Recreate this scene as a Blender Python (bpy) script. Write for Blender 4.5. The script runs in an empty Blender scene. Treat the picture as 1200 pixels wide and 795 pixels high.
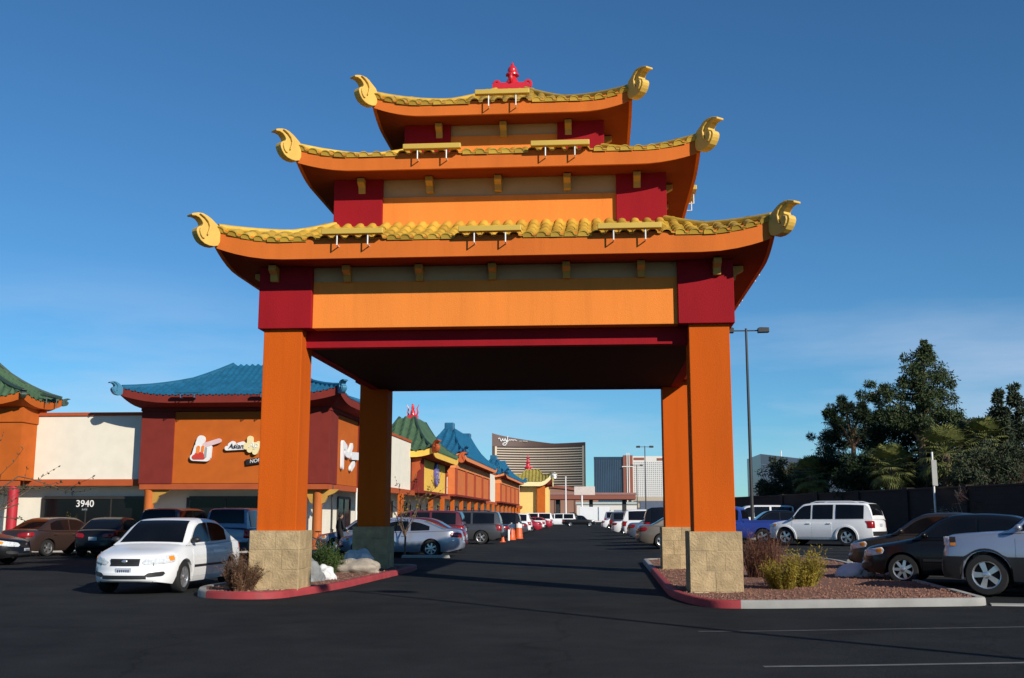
import bpy, bmesh, math, random
from math import sin, cos, pi, radians, sqrt, atan2, hypot, floor
from mathutils import Vector, Matrix, noise

random.seed(7)
SC = bpy.context.scene
COL = SC.collection

# ------------------------------------------------------------------ camera
cam = bpy.data.cameras.new('camera')
cam.sensor_width = 36.0
cam.lens = 1270.0 / 1200.0 * 36.0
cam.clip_start = 0.1
cam.clip_end = 30000.0
cam_ob = bpy.data.objects.new('camera', cam)
COL.objects.link(cam_ob)
cam_ob.matrix_world = (Matrix.Translation((0, 0, 1.5)) @ Matrix.Rotation(0.0788, 4, 'Z')
                       @ Matrix.Rotation(pi / 2 + 0.1626, 4, 'X') @ Matrix.Rotation(0.0009, 4, 'Z'))
SC.camera = cam_ob

# ------------------------------------------------------------------ light
SUN_TO = Vector((0.935, -1.0, 0.67)).normalized()          # towards the sun: right, behind the camera, 26 degrees up
sun_el = math.asin(SUN_TO.z)
sun_az = atan2(SUN_TO.x, SUN_TO.y)                          # from +Y towards +X
sun = bpy.data.lights.new('sun', 'SUN')
sun.energy = 5.0
sun.angle = radians(0.5)
sun.color = (1.0, 0.93, 0.82)
sun_ob = bpy.data.objects.new('sun', sun)
COL.objects.link(sun_ob)
sun_ob.rotation_euler = SUN_TO.to_track_quat('Z', 'Y').to_euler()
sun_ob.location = (30, -30, 40)

world = bpy.data.worlds.new('World')
SC.world = world
world.use_nodes = True
WN, WL = world.node_tree.nodes, world.node_tree.links
WN.clear()
w_out = WN.new('ShaderNodeOutputWorld')
w_bg = WN.new('ShaderNodeBackground')
w_bg.inputs['Strength'].default_value = 0.053
w_sky = WN.new('ShaderNodeTexSky')
w_sky.sky_type = 'NISHITA'
w_sky.sun_disc = False
w_sky.sun_elevation = sun_el
w_sky.sun_rotation = sun_az
w_sky.altitude = 600
w_sky.air_density = 1.0
w_sky.dust_density = 0.0
w_sky.ozone_density = 1.5
# thin wispy cloud low in the sky, all the way round
w_tc = WN.new('ShaderNodeTexCoord')
w_map = WN.new('ShaderNodeMapping')
w_map.inputs['Scale'].default_value = (2.2, 2.2, 13.0)
w_noise = WN.new('ShaderNodeTexNoise')
w_noise.inputs['Scale'].default_value = 1.3
w_noise.inputs['Detail'].default_value = 7.0
w_noise.inputs['Roughness'].default_value = 0.55
w_ramp = WN.new('ShaderNodeValToRGB')
w_map.inputs['Location'].default_value = (2.7, 1.1, 3.4)
w_ramp.color_ramp.elements[0].position = 0.45
w_ramp.color_ramp.elements[1].position = 0.72
w_sep = WN.new('ShaderNodeSeparateXYZ')
w_el = WN.new('ShaderNodeValToRGB')
cr = w_el.color_ramp
cr.elements[0].position = 0.0
cr.elements[0].color = (0.35, 0.35, 0.35, 1)
cr.elements[1].position = 0.22
cr.elements[1].color = (0, 0, 0, 1)
e = cr.elements.new(0.10)
e.color = (0.8, 0.8, 0.8, 1)
w_mul = WN.new('ShaderNodeMath')
w_mul.operation = 'MULTIPLY'
w_mul2 = WN.new('ShaderNodeMath')
w_mul2.operation = 'MULTIPLY'
w_mul2.inputs[1].default_value = 0.80
w_mix = WN.new('ShaderNodeMix')
w_mix.data_type = 'RGBA'
w_mix.inputs[7].default_value = (10.0, 12.0, 15.5, 1)
w_gam = WN.new('ShaderNodeMix')                              # the deep blue of dry desert air
w_gam.data_type = 'RGBA'
w_gam.blend_type = 'MULTIPLY'
w_gam.inputs[0].default_value = 1.0
w_gam.inputs[7].default_value = (0.70, 1.41, 1.96, 1)
WL.new(w_tc.outputs['Generated'], w_map.inputs['Vector'])
WL.new(w_map.outputs['Vector'], w_noise.inputs['Vector'])
WL.new(w_noise.outputs['Fac'], w_ramp.inputs['Fac'])
WL.new(w_tc.outputs['Generated'], w_sep.inputs['Vector'])
WL.new(w_sep.outputs['Z'], w_el.inputs['Fac'])
WL.new(w_ramp.outputs['Color'], w_mul.inputs[0])
WL.new(w_el.outputs['Color'], w_mul.inputs[1])
WL.new(w_mul.outputs[0], w_mul2.inputs[0])
WL.new(w_sky.outputs['Color'], w_gam.inputs[6])
WL.new(w_mul2.outputs[0], w_mix.inputs[0])
WL.new(w_gam.outputs[2], w_mix.inputs[6])
WL.new(w_mix.outputs[2], w_bg.inputs['Color'])
WL.new(w_bg.outputs['Background'], w_out.inputs['Surface'])

SC.view_settings.view_transform = 'Standard'
SC.view_settings.look = 'None'
SC.view_settings.exposure = 0.0
SC.view_settings.gamma = 1.0
SC.view_settings.use_curve_mapping = False
SC.cycles.max_bounces = 5
SC.cycles.diffuse_bounces = 2
SC.cycles.glossy_bounces = 3
SC.cycles.use_denoising = True

# ------------------------------------------------------------------ materials
MATS = {}


def mat(name, color, rough=0.7, metal=0.0, var=0.08, vscale=2.0, bump=0.0, bscale=60.0, coat=0.0, spec=0.5,
        dirt=0.0, dscale=0.6, dcol=None, streak=False, each=0.0):
    """Procedural Principled material: base colour broken up by two noises, wear patches and fine relief."""
    if name in MATS:
        return MATS[name]
    m = bpy.data.materials.new(name)
    m.use_nodes = True
    N, L = m.node_tree.nodes, m.node_tree.links
    b = N['Principled BSDF']
    b.inputs['Roughness'].default_value = rough
    b.inputs['Metallic'].default_value = metal
    b.inputs['Specular IOR Level'].default_value = spec
    if coat:
        b.inputs['Coat Weight'].default_value = coat
        b.inputs['Coat Roughness'].default_value = 0.06
    tc = N.new('ShaderNodeTexCoord')
    n1 = N.new('ShaderNodeTexNoise')
    n1.inputs['Scale'].default_value = vscale
    n1.inputs['Detail'].default_value = 5
    vec = tc.outputs['Object']
    if streak:
        mp = N.new('ShaderNodeMapping')
        mp.inputs['Scale'].default_value = (1.0, 1.0, 0.18)
        L.new(vec, mp.inputs['Vector'])
        L.new(mp.outputs['Vector'], n1.inputs['Vector'])
    else:
        L.new(vec, n1.inputs['Vector'])
    mr = N.new('ShaderNodeMapRange')
    mr.inputs['From Min'].default_value = 0.3
    mr.inputs['From Max'].default_value = 0.7
    mr.inputs['To Min'].default_value = 1.0 - var
    mr.inputs['To Max'].default_value = 1.0 + var
    L.new(n1.outputs['Fac'], mr.inputs['Value'])
    mx = N.new('ShaderNodeMix')
    mx.data_type = 'RGBA'
    mx.blend_type = 'MULTIPLY'
    mx.inputs[0].default_value = 1.0
    mx.inputs[6].default_value = (*color, 1)
    L.new(mr.outputs['Result'], mx.inputs[7])
    out = mx.outputs[2]
    if dirt > 0:
        n2 = N.new('ShaderNodeTexNoise')
        n2.inputs['Scale'].default_value = dscale
        n2.inputs['Detail'].default_value = 8
        n2.inputs['Roughness'].default_value = 0.65
        if streak:
            mp2 = N.new('ShaderNodeMapping')
            mp2.inputs['Scale'].default_value = (5.0, 5.0, 0.35)
            L.new(vec, mp2.inputs['Vector'])
            L.new(mp2.outputs['Vector'], n2.inputs['Vector'])
        else:
            L.new(vec, n2.inputs['Vector'])
        r2 = N.new('ShaderNodeMapRange')
        r2.inputs['From Min'].default_value = 0.5
        r2.inputs['From Max'].default_value = 0.75
        r2.inputs['To Max'].default_value = dirt
        L.new(n2.outputs['Fac'], r2.inputs['Value'])
        m2 = N.new('ShaderNodeMix')
        m2.data_type = 'RGBA'
        d = dcol or tuple(c * 0.55 for c in color)
        m2.inputs[7].default_value = (*d, 1)
        L.new(r2.outputs['Result'], m2.inputs[0])
        L.new(out, m2.inputs[6])
        out = m2.outputs[2]
    if each > 0:                                  # every piece fired or cut a little differently
        oi = N.new('ShaderNodeObjectInfo')
        r3 = N.new('ShaderNodeMapRange')
        r3.inputs['To Min'].default_value = 1.0 - each
        r3.inputs['To Max'].default_value = 1.0 + each * 0.6
        L.new(oi.outputs['Random'], r3.inputs['Value'])
        m3 = N.new('ShaderNodeMix')
        m3.data_type = 'RGBA'
        m3.blend_type = 'MULTIPLY'
        m3.inputs[0].default_value = 1.0
        L.new(out, m3.inputs[6])
        L.new(r3.outputs['Result'], m3.inputs[7])
        out = m3.outputs[2]
    L.new(out, b.inputs['Base Color'])
    if bump > 0:
        nb = N.new('ShaderNodeTexNoise')
        nb.inputs['Scale'].default_value = bscale
        nb.inputs['Detail'].default_value = 4
        L.new(vec, nb.inputs['Vector'])
        bp = N.new('ShaderNodeBump')
        bp.inputs['Strength'].default_value = bump
        bp.inputs['Distance'].default_value = 0.02
        L.new(nb.outputs['Fac'], bp.inputs['Height'])
        L.new(bp.outputs['Normal'], b.inputs['Normal'])
    MATS[name] = m
    return m


def foliage_mat(name, c1, c2, rough=0.75):
    """Leaves: colour varies leaf clump by leaf clump through the crown's volume."""
    if name in MATS:
        return MATS[name]
    m = bpy.data.materials.new(name)
    m.use_nodes = True
    N, L = m.node_tree.nodes, m.node_tree.links
    b = N['Principled BSDF']
    b.inputs['Roughness'].default_value = rough
    b.inputs['Specular IOR Level'].default_value = 0.25
    tc = N.new('ShaderNodeTexCoord')
    n1 = N.new('ShaderNodeTexNoise')
    n1.inputs['Scale'].default_value = 1.6
    n1.inputs['Detail'].default_value = 6
    n1.inputs['Roughness'].default_value = 0.7
    L.new(tc.outputs['Object'], n1.inputs['Vector'])
    r = N.new('ShaderNodeValToRGB')
    r.color_ramp.elements[0].position = 0.35
    r.color_ramp.elements[0].color = (*c1, 1)
    r.color_ramp.elements[1].position = 0.66
    r.color_ramp.elements[1].color = (*c2, 1)
    L.new(n1.outputs['Fac'], r.inputs['Fac'])
    L.new(r.outputs['Color'], b.inputs['Base Color'])
    MATS[name] = m
    return m


def srgb(r, g, b):
    f = lambda c: (c / 255 / 12.92) if c / 255 <= 0.04045 else ((c / 255 + 0.055) / 1.055) ** 2.4
    return (f(r), f(g), f(b))


M_BEAM = mat('beam_stucco', (0.84, 0.245, 0.042), 0.85, spec=0.15, var=0.06, vscale=1.3, bump=0.35, bscale=70, dirt=0.25, dscale=0.9, streak=True)
M_PILLAR = mat('pillar_stucco', (0.57, 0.098, 0.006), 0.85, spec=0.15, var=0.08, vscale=1.1, bump=0.35, bscale=70, dirt=0.3, dscale=0.8, streak=True)
M_FASCIA = mat('fascia_stucco', (0.64, 0.155, 0.025), 0.8, spec=0.15, var=0.07, vscale=1.5, bump=0.25, bscale=70, dirt=0.25, streak=True)
M_SOFFIT = mat('soffit_shaded_stucco', (0.22, 0.038, 0.009), 0.85, spec=0.1, var=0.06, bump=0.2, bscale=60)  # stucco darkened so its colour carries the shade under the eaves
M_CEIL = mat('ceiling_shaded_paint', (0.035, 0.011, 0.008), 0.85, var=0.1, vscale=1.0, bump=0.15, spec=0.15)  # near-black colour holds the deep shade beneath the gate
M_REDCAP = mat('red_stucco', (0.30, 0.008, 0.014), 0.8, streak=True, spec=0.15, var=0.1, vscale=1.6, bump=0.35, bscale=70, dirt=0.2)
M_TAN = mat('tan_stucco', (0.52, 0.32, 0.17), 0.85, var=0.06, bump=0.25, spec=0.15)
M_CORBEL = mat('ochre_paint', (0.50, 0.27, 0.05), 0.75, var=0.1, vscale=3)
M_TILE = mat('yellow_glazed_tile', (0.60, 0.37, 0.05), 0.42, each=0.28, var=0.16, vscale=4.5, bump=0.15, bscale=40, dirt=0.35, dscale=2.0, dcol=(0.28, 0.17, 0.04))
M_SCROLL = mat('scroll_yellow', (0.70, 0.43, 0.08), 0.55, var=0.1, vscale=3, dirt=0.3, dscale=2.5)
M_DARKTIP = mat('tip_dark_paint', (0.02, 0.022, 0.03), 0.6)
M_BAR = mat('light_bar_yellow', (0.58, 0.38, 0.06), 0.5, var=0.05)
M_WHITEMETAL = mat('white_metal', (0.80, 0.78, 0.72), 0.45)
M_FINIAL = mat('red_lacquer', (0.60, 0.018, 0.025), 0.3, var=0.1, vscale=5, coat=0.4)
M_STONE = mat('split_face_block', (0.44, 0.32, 0.175), 0.9, each=0.14, spec=0.2, var=0.2, vscale=5.0, bump=0.9, bscale=24, dirt=0.45, dscale=3.0, dcol=(0.34, 0.24, 0.12))
M_MORTAR = mat('mortar', (0.50, 0.39, 0.24), 0.95, var=0.1)
M_CONC = mat('concrete', (0.31, 0.30, 0.275), 0.9, var=0.14, vscale=2.0, bump=0.3, bscale=50, dirt=0.4, dscale=1.5)
M_REDCURB = mat('red_curb_paint', (0.33, 0.035, 0.04), 0.75, var=0.2, vscale=2.5, bump=0.3, bscale=45, dirt=0.5, dscale=3.0, dcol=(0.20, 0.07, 0.06))
M_CREAM = mat('cream_stucco', (0.80, 0.74, 0.61), 0.9, var=0.04, bump=0.2, dirt=0.12, spec=0.15)
M_ORANGEWALL = mat('orange_stucco', (0.50, 0.115, 0.018), 0.9, var=0.07, bump=0.2, dirt=0.2, spec=0.15)
M_BROWNRED = mat('brown_red_stucco', (0.20, 0.03, 0.022), 0.9, var=0.08, bump=0.2, spec=0.15)
M_COPING = mat('coping_orange_red', (0.42, 0.09, 0.03), 0.8, var=0.08, spec=0.15)
M_GLASS = mat('dark_glass', (0.006, 0.0065, 0.008), 0.05, var=0.3, vscale=1.3, spec=0.32)
M_SHOPGLASS = mat('shop_glass', (0.006, 0.006, 0.007), 0.12, var=0.3, vscale=0.6, spec=0.25)
M_FRAME = mat('dark_frame', (0.03, 0.025, 0.022), 0.5)
M_BLUETILE = mat('blue_tile', (0.012, 0.115, 0.215), 0.45, var=0.2, vscale=2.0, dirt=0.3, dscale=1.5)
M_BLUEPAINT = mat('blue_paint', (0.04, 0.19, 0.31), 0.5, var=0.1)
M_GREENTILE = mat('green_tile', (0.06, 0.115, 0.055), 0.55, var=0.2, vscale=2.0, dirt=0.3)
M_GREENPAINT = mat('green_paint', (0.03, 0.06, 0.045), 0.5)
M_YELLOWWALL = mat('yellow_stucco', (0.82, 0.50, 0.09), 0.9, var=0.06, bump=0.2, spec=0.15)
M_SALMON = mat('salmon_stucco', (0.70, 0.24, 0.09), 0.85, var=0.07, spec=0.15)
M_REDCOL = mat('red_column_paint', (0.45, 0.02, 0.03), 0.5, var=0.08)
M_ORCOL = mat('orange_column_paint', (0.55, 0.14, 0.025), 0.6, var=0.08)
M_BLACK = mat('black_rubber', (0.012, 0.012, 0.012), 0.85, var=0.2, vscale=8)
M_BLACKPLASTIC = mat('black_plastic', (0.015, 0.015, 0.016), 0.5)
M_UNDER = mat('underbody', (0.008, 0.008, 0.008), 0.9)
M_CHROME = mat('alloy', (0.62, 0.62, 0.63), 0.28, metal=0.85, var=0.05)
M_LENS = mat('headlight_lens', (0.62, 0.64, 0.66), 0.1, var=0.25, vscale=22, spec=0.8)
M_AMBER = mat('amber_lens', (0.75, 0.26, 0.03), 0.15)
M_TAIL = mat('tail_lens', (0.26, 0.006, 0.008), 0.2, var=0.15, vscale=15)
M_PLATE = mat('plate_pale', (0.40, 0.44, 0.48), 0.5, var=0.1, vscale=30)
M_PLATEINK = mat('plate_ink', (0.05, 0.05, 0.12), 0.5)
M_POST = mat('lamp_post_paint', (0.035, 0.035, 0.035), 0.5)
M_BARK = mat('bark', (0.13, 0.085, 0.055), 0.95, var=0.3, vscale=6, bump=0.8, bscale=18)
M_PALEBARK = mat('pale_bark', (0.42, 0.36, 0.30), 0.9, var=0.2, vscale=6)
M_SIGNWHITE = mat('sign_white', (0.82, 0.80, 0.78), 0.5, var=0.03)
M_SIGNBLACK = mat('sign_black', (0.015, 0.012, 0.012), 0.5)
M_SIGNCREAM = mat('sign_cream', (0.85, 0.72, 0.38), 0.5, var=0.04)


# ------------------------------------------------------------------ mesh helpers
class MB:
    """Collects shapes and links them as ONE mesh object."""

    def __init__(self):
        self.v, self.f = [], []

    def add(self, verts, faces):
        o = len(self.v)
        self.v += [tuple(p) for p in verts]
        self.f += [tuple(i + o for i in fc) for fc in faces]
        return self

    def box(self, x0, x1, y0, y1, z0, z1, M=None):
        p = [Vector((x, y, z)) for z in (z0, z1) for y in (y0, y1) for x in (x0, x1)]
        if M is not None:
            p = [M @ q for q in p]
        return self.add(p, [(0, 2, 3, 1), (4, 5, 7, 6), (0, 1, 5, 4), (1, 3, 7, 5), (3, 2, 6, 7), (2, 0, 4, 6)])

    def tube(self, path, r, n=8, caps=True):
        path = [Vector(p) for p in path]
        if not isinstance(r, (list, tuple)):
            r = [r] * len(path)
        vs, fs = [], []
        prev = None
        for i, p in enumerate(path):
            d = (path[min(i + 1, len(path) - 1)] - path[max(i - 1, 0)])
            d = d.normalized() if d.length > 1e-9 else Vector((0, 0, 1))
            if prev is None:
                a = Vector((1, 0, 0)) if abs(d.x) < 0.9 else Vector((0, 1, 0))
                u = d.cross(a).normalized()
            else:
                u = prev - d * prev.dot(d)
                u = u.normalized() if u.length > 1e-6 else d.orthogonal().normalized()
            prev = u
            w = d.cross(u)
            for k in range(n):
                a = 2 * pi * k / n
                vs.append(p + (u * cos(a) + w * sin(a)) * r[i])
        for i in range(len(path) - 1):
            for k in range(n):
                a, b = i * n + k, i * n + (k + 1) % n
                fs.append((a, b, b + n, a + n))
        if caps:
            fs.append(tuple(reversed(range(n))))
            fs.append(tuple(range((len(path) - 1) * n, len(path) * n)))
        return self.add(vs, fs)

    def lathe(self, prof, n=20, M=None, caps=True):
        """prof: (radius, z) pairs about +Z."""
        vs, fs = [], []
        for r, z in prof:
            for k in range(n):
                a = 2 * pi * k / n
                vs.append(Vector((r * cos(a), r * sin(a), z)))
        if M is not None:
            vs = [M @ q for q in vs]
        for i in range(len(prof) - 1):
            for k in range(n):
                a, b = i * n + k, i * n + (k + 1) % n
                fs.append((a, b, b + n, a + n))
        if caps:
            fs.append(tuple(reversed(range(n))))
            fs.append(tuple(range((len(prof) - 1) * n, len(prof) * n)))
        return self.add(vs, fs)

    def prism(self, poly, d0, d1, M=None):
        """poly in local XZ, extruded along local Y from d0 to d1."""
        n = len(poly)
        vs = [Vector((x, d0, z)) for x, z in poly] + [Vector((x, d1, z)) for x, z in poly]
        if M is not None:
            vs = [M @ q for q in vs]
        fs = [tuple(range(n)), tuple(reversed(range(n, 2 * n)))]
        fs += [(i, i + n, (i + 1) % n + n, (i + 1) % n) for i in range(n)]
        return self.add(vs, fs)

    def grid(self, rows, flip=False):
        m = len(rows[0])
        vs = [p for r in rows for p in r]
        fs = []
        for i in range(len(rows) - 1):
            for j in range(m - 1):
                q = (i * m + j, i * m + j + 1, (i + 1) * m + j + 1, (i + 1) * m + j)
                fs.append(tuple(reversed(q)) if flip else q)
        return self.add(vs, fs)

    def ball(self, c, s, nu=12, nv=8, M=None):
        vs, fs = [], []
        for i in range(nv + 1):
            t = pi * i / nv
            for k in range(nu):
                a = 2 * pi * k / nu
                vs.append(Vector((c[0] + s[0] * sin(t) * cos(a), c[1] + s[1] * sin(t) * sin(a), c[2] + s[2] * cos(t))))
        if M is not None:
            vs = [M @ q for q in vs]
        for i in range(nv):
            for k in range(nu):
                a, b = i * nu + k, i * nu + (k + 1) % nu
                fs.append((a, a + nu, b + nu, b))
        return self.add(vs, fs)

    def build(self, name, m, parent=None, smooth=None, bevel=0.0, fix=True, loc=None):
        me = bpy.data.meshes.new(name)
        me.from_pydata(self.v, [], self.f)
        if fix or smooth or bevel:
            bm = bmesh.new()
            bm.from_mesh(me)
            if fix:
                bmesh.ops.remove_doubles(bm, verts=bm.verts, dist=1e-5)
                bmesh.ops.recalc_face_normals(bm, faces=bm.faces)
            if bevel:
                ed = [e for e in bm.edges if len(e.link_faces) == 2 and e.calc_face_angle(0) > radians(35)]
                if ed:
                    bmesh.ops.bevel(bm, geom=ed, offset=bevel, segments=2, profile=0.5, affect='EDGES', clamp_overlap=True)
            if smooth:
                a = radians(smooth)
                for f in bm.faces:
                    f.smooth = True
                for e in bm.edges:
                    if len(e.link_faces) == 2 and e.calc_face_angle(0) > a:
                        e.smooth = False
            bm.to_mesh(me)
            bm.free()
        return link(name, me, m, parent, loc)


def link(name, me, m=None, parent=None, loc=None):
    if m is not None and not me.materials:
        me.materials.append(m)
    o = bpy.data.objects.new(name, me)
    COL.objects.link(o)
    if parent is not None:
        o.parent = parent
    if loc is not None:
        o.location = loc
    return o


def box(name, m, x0, x1, y0, y1, z0, z1, parent=None, bevel=0.0, smooth=None):
    return MB().box(x0, x1, y0, y1, z0, z1).build(name, m, parent, bevel=bevel, smooth=smooth, fix=bevel > 0)


def thing(name, label, cat, loc=(0, 0, 0), rz=0.0, group=None):
    o = bpy.data.objects.new(name, None)
    o.empty_display_size = 0.3
    COL.objects.link(o)
    o.location = loc
    o.rotation_euler = (0, 0, rz)
    return tag(o, label, cat, group)


def tag(o, label, cat, group=None):
    o['label'] = label
    o['category'] = cat
    if group:
        o['group'] = group
    return o


def structure(o):
    o['kind'] = 'structure'
    return o


def stuff(o):
    o['kind'] = 'stuff'
    return o


def dup(o, loc=None, rz=None, label=None, parent=None):
    c = o.copy()
    COL.objects.link(c)
    if parent is not None:
        c.parent = parent
    if loc is not None:
        c.location = loc
    if rz is not None:
        c.rotation_euler = (0, 0, rz)
    if label:
        c['label'] = label
    for ch in list(o.children):
        dup(ch, parent=c)
    return c


def text_mesh(body, size, depth, align='CENTER', shear=0.0, bold=0.0):
    """Flat lettering as a mesh in local XZ, readable from -Y."""
    cu = bpy.data.curves.new('lettering', 'FONT')
    cu.body = body
    cu.size = size
    cu.extrude = depth
    cu.align_x = align
    cu.align_y = 'CENTER'
    cu.shear = shear
    cu.offset = bold
    o = bpy.data.objects.new('lettering', cu)
    COL.objects.link(o)
    bpy.context.view_layer.update()
    me = bpy.data.meshes.new_from_object(o.evaluated_get(bpy.context.evaluated_depsgraph_get()))
    bpy.data.objects.remove(o)
    bpy.data.curves.remove(cu)
    me.transform(Matrix.Rotation(pi / 2, 4, 'X'))
    return me


def lerp(a, b, t):
    return a + (b - a) * t


def interp(tab, x):
    if x <= tab[0][0]:
        return tab[0][1]
    for (x0, y0), (x1, y1) in zip(tab, tab[1:]):
        if x <= x1:
            return y0 + (y1 - y0) * (x - x0) / (x1 - x0)
    return tab[-1][1]


def smooth_interp(tab, x):
    """Cubic (Catmull-Rom like) interpolation through the table."""
    if x <= tab[0][0]:
        return tab[0][1]
    if x >= tab[-1][0]:
        return tab[-1][1]
    for i in range(len(tab) - 1):
        if x <= tab[i + 1][0]:
            break
    x0, y0 = tab[i]
    x1, y1 = tab[i + 1]
    def slope(k):
        if k <= 0 or k >= len(tab) - 1:
            return 0.0 if len(tab) < 3 else ((tab[1][1] - tab[0][1]) / (tab[1][0] - tab[0][0]) if k <= 0 else (tab[-1][1] - tab[-2][1]) / (tab[-1][0] - tab[-2][0]))
        a = (tab[k][1] - tab[k - 1][1]) / (tab[k][0] - tab[k - 1][0])
        b = (tab[k + 1][1] - tab[k][1]) / (tab[k + 1][0] - tab[k][0])
        return 0.0 if a * b <= 0 else 2 * a * b / (a + b)
    h = x1 - x0
    t = (x - x0) / h
    m0, m1 = slope(i) * h, slope(i + 1) * h
    return ((2 * t ** 3 - 3 * t ** 2 + 1) * y0 + (t ** 3 - 2 * t ** 2 + t) * m0 + (-2 * t ** 3 + 3 * t ** 2) * y1 + (t ** 3 - t ** 2) * m1)


def gz(x, y):
    """Height of the asphalt: level under the gate, rising gently to the right."""
    r = min(max(x - 2, 0), 18) * 0.012
    r += 0.0075 * min(max(y - 20, 0), 40) * min(max(x / 8, 0), 1)
    return r


# ------------------------------------------------------------------ ground
def ground_material():
    m = bpy.data.materials.new('asphalt')
    m.use_nodes = True
    N, L = m.node_tree.nodes, m.node_tree.links
    b = N['Principled BSDF']
    b.inputs['Roughness'].default_value = 0.95
    b.inputs['Specular IOR Level'].default_value = 0.1
    tc = N.new('ShaderNodeTexCoord')
    def noise_(scale, detail, rough=0.6):
        n = N.new('ShaderNodeTexNoise')
        n.inputs['Scale'].default_value = scale
        n.inputs['Detail'].default_value = detail
        n.inputs['Roughness'].default_value = rough
        L.new(tc.outputs['Object'], n.inputs['Vector'])
        return n
    big, mid, fine = noise_(0.12, 6), noise_(0.9, 8, 0.7), noise_(55, 3)
    r = N.new('ShaderNodeValToRGB')
    r.color_ramp.elements[0].position = 0.37
    r.color_ramp.elements[0].color = (0.010, 0.0115, 0.0125, 1)
    r.color_ramp.elements[1].position = 0.64
    r.color_ramp.elements[1].color = (0.027, 0.0285, 0.029, 1)
    a = N.new('ShaderNodeMath'); a.operation = 'ADD'
    L.new(big.outputs['Fac'], a.inputs[0]); L.new(mid.outputs['Fac'], a.inputs[1])
    h = N.new('ShaderNodeMath'); h.operation = 'MULTIPLY'; h.inputs[1].default_value = 0.5
    L.new(a.outputs[0], h.inputs[0]); L.new(h.outputs[0], r.inputs['Fac'])
    mx = N.new('ShaderNodeMix'); mx.data_type = 'RGBA'; mx.blend_type = 'MULTIPLY'; mx.inputs[0].default_value = 1.0
    mr = N.new('ShaderNodeMapRange')
    mr.inputs['From Min'].default_value = 0.3; mr.inputs['From Max'].default_value = 0.7
    mr.inputs['To Min'].default_value = 0.45; mr.inputs['To Max'].default_value = 1.7
    L.new(fine.outputs['Fac'], mr.inputs['Value'])
    L.new(r.outputs['Color'], mx.inputs[6]); L.new(mr.outputs['Result'], mx.inputs[7])
    # oil drips where cars stand
    sp = N.new('ShaderNodeTexVoronoi'); sp.inputs['Scale'].default_value = 0.55; sp.inputs['Randomness'].default_value = 1.0
    wob = noise_(3.0, 5, 0.7)
    ad = N.new('ShaderNodeMath'); ad.operation = 'ADD'
    ml = N.new('ShaderNodeMath'); ml.operation = 'MULTIPLY'; ml.inputs[1].default_value = 0.35
    L.new(wob.outputs['Fac'], ml.inputs[0]); L.new(sp.outputs['Distance'], ad.inputs[0]); L.new(ml.outputs[0], ad.inputs[1])
    so = N.new('ShaderNodeMapRange')
    so.inputs['From Min'].default_value = 0.24; so.inputs['From Max'].default_value = 0.36
    so.inputs['To Min'].default_value = 0.55; so.inputs['To Max'].default_value = 1.0
    L.new(ad.outputs[0], so.inputs['Value'])
    mo = N.new('ShaderNodeMix'); mo.data_type = 'RGBA'; mo.blend_type = 'MULTIPLY'; mo.inputs[0].default_value = 1.0
    L.new(mx.outputs[2], mo.inputs[6]); L.new(so.outputs['Result'], mo.inputs[7])
    mx = mo
    # sealed cracks
    v = N.new('ShaderNodeTexVoronoi'); v.feature = 'DISTANCE_TO_EDGE'; v.inputs['Scale'].default_value = 0.16
    dist = noise_(0.7, 4)
    va = N.new('ShaderNodeVectorMath'); va.operation = 'ADD'
    vs = N.new('ShaderNodeVectorMath'); vs.operation = 'SCALE'; vs.inputs['Scale'].default_value = 1.2
    L.new(dist.outputs['Color'], vs.inputs[0]); L.new(tc.outputs['Object'], va.inputs[0]); L.new(vs.outputs[0], va.inputs[1])
    L.new(va.outputs[0], v.inputs['Vector'])
    cr_ = N.new('ShaderNodeMapRange')
    cr_.inputs['From Min'].default_value = 0.002; cr_.inputs['From Max'].default_value = 0.006
    cr_.inputs['To Min'].default_value = 0.72; cr_.inputs['To Max'].default_value = 1.0
    L.new(v.outputs['Distance'], cr_.inputs['Value'])
    mx2 = N.new('ShaderNodeMix'); mx2.data_type = 'RGBA'; mx2.blend_type = 'MULTIPLY'; mx2.inputs[0].default_value = 1.0
    L.new(mx.outputs[2], mx2.inputs[6]); L.new(cr_.outputs['Result'], mx2.inputs[7])
    L.new(mx2.outputs[2], b.inputs['Base Color'])
    bp = N.new('ShaderNodeBump'); bp.inputs['Strength'].default_value = 0.5; bp.inputs['Distance'].default_value = 0.01
    L.new(fine.outputs['Fac'], bp.inputs['Height']); L.new(bp.outputs['Normal'], b.inputs['Normal'])
    return m


M_ASPHALT = ground_material()
xs = [-9000, -3000, -1000, -300, -120, -60, -30] + [-15 + 1.0 * i for i in range(37)] + [24, 30, 40, 60, 120, 300, 1000, 3000, 9000]
ys = [-200, -60, -20] + [-5 + 2.5 * i for i in range(28)] + [70, 90, 140, 250, 500, 1000, 3000, 9000, 15000]
rows = [[Vector((x, y, gz(x, y))) for x in xs] for y in ys]
structure(MB().grid(rows).build('asphalt_lot', M_ASPHALT, smooth=60))

M_LINE = mat('worn_line_paint', (0.14, 0.14, 0.135), 0.9, var=0.35, vscale=6, dirt=0.9, dscale=3.0, dcol=(0.022, 0.023, 0.024))
M_LINE2 = mat('faint_line_paint', (0.06, 0.06, 0.06), 0.9, var=0.4, vscale=6, dirt=0.95, dscale=2.0, dcol=(0.02, 0.021, 0.022))


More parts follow.
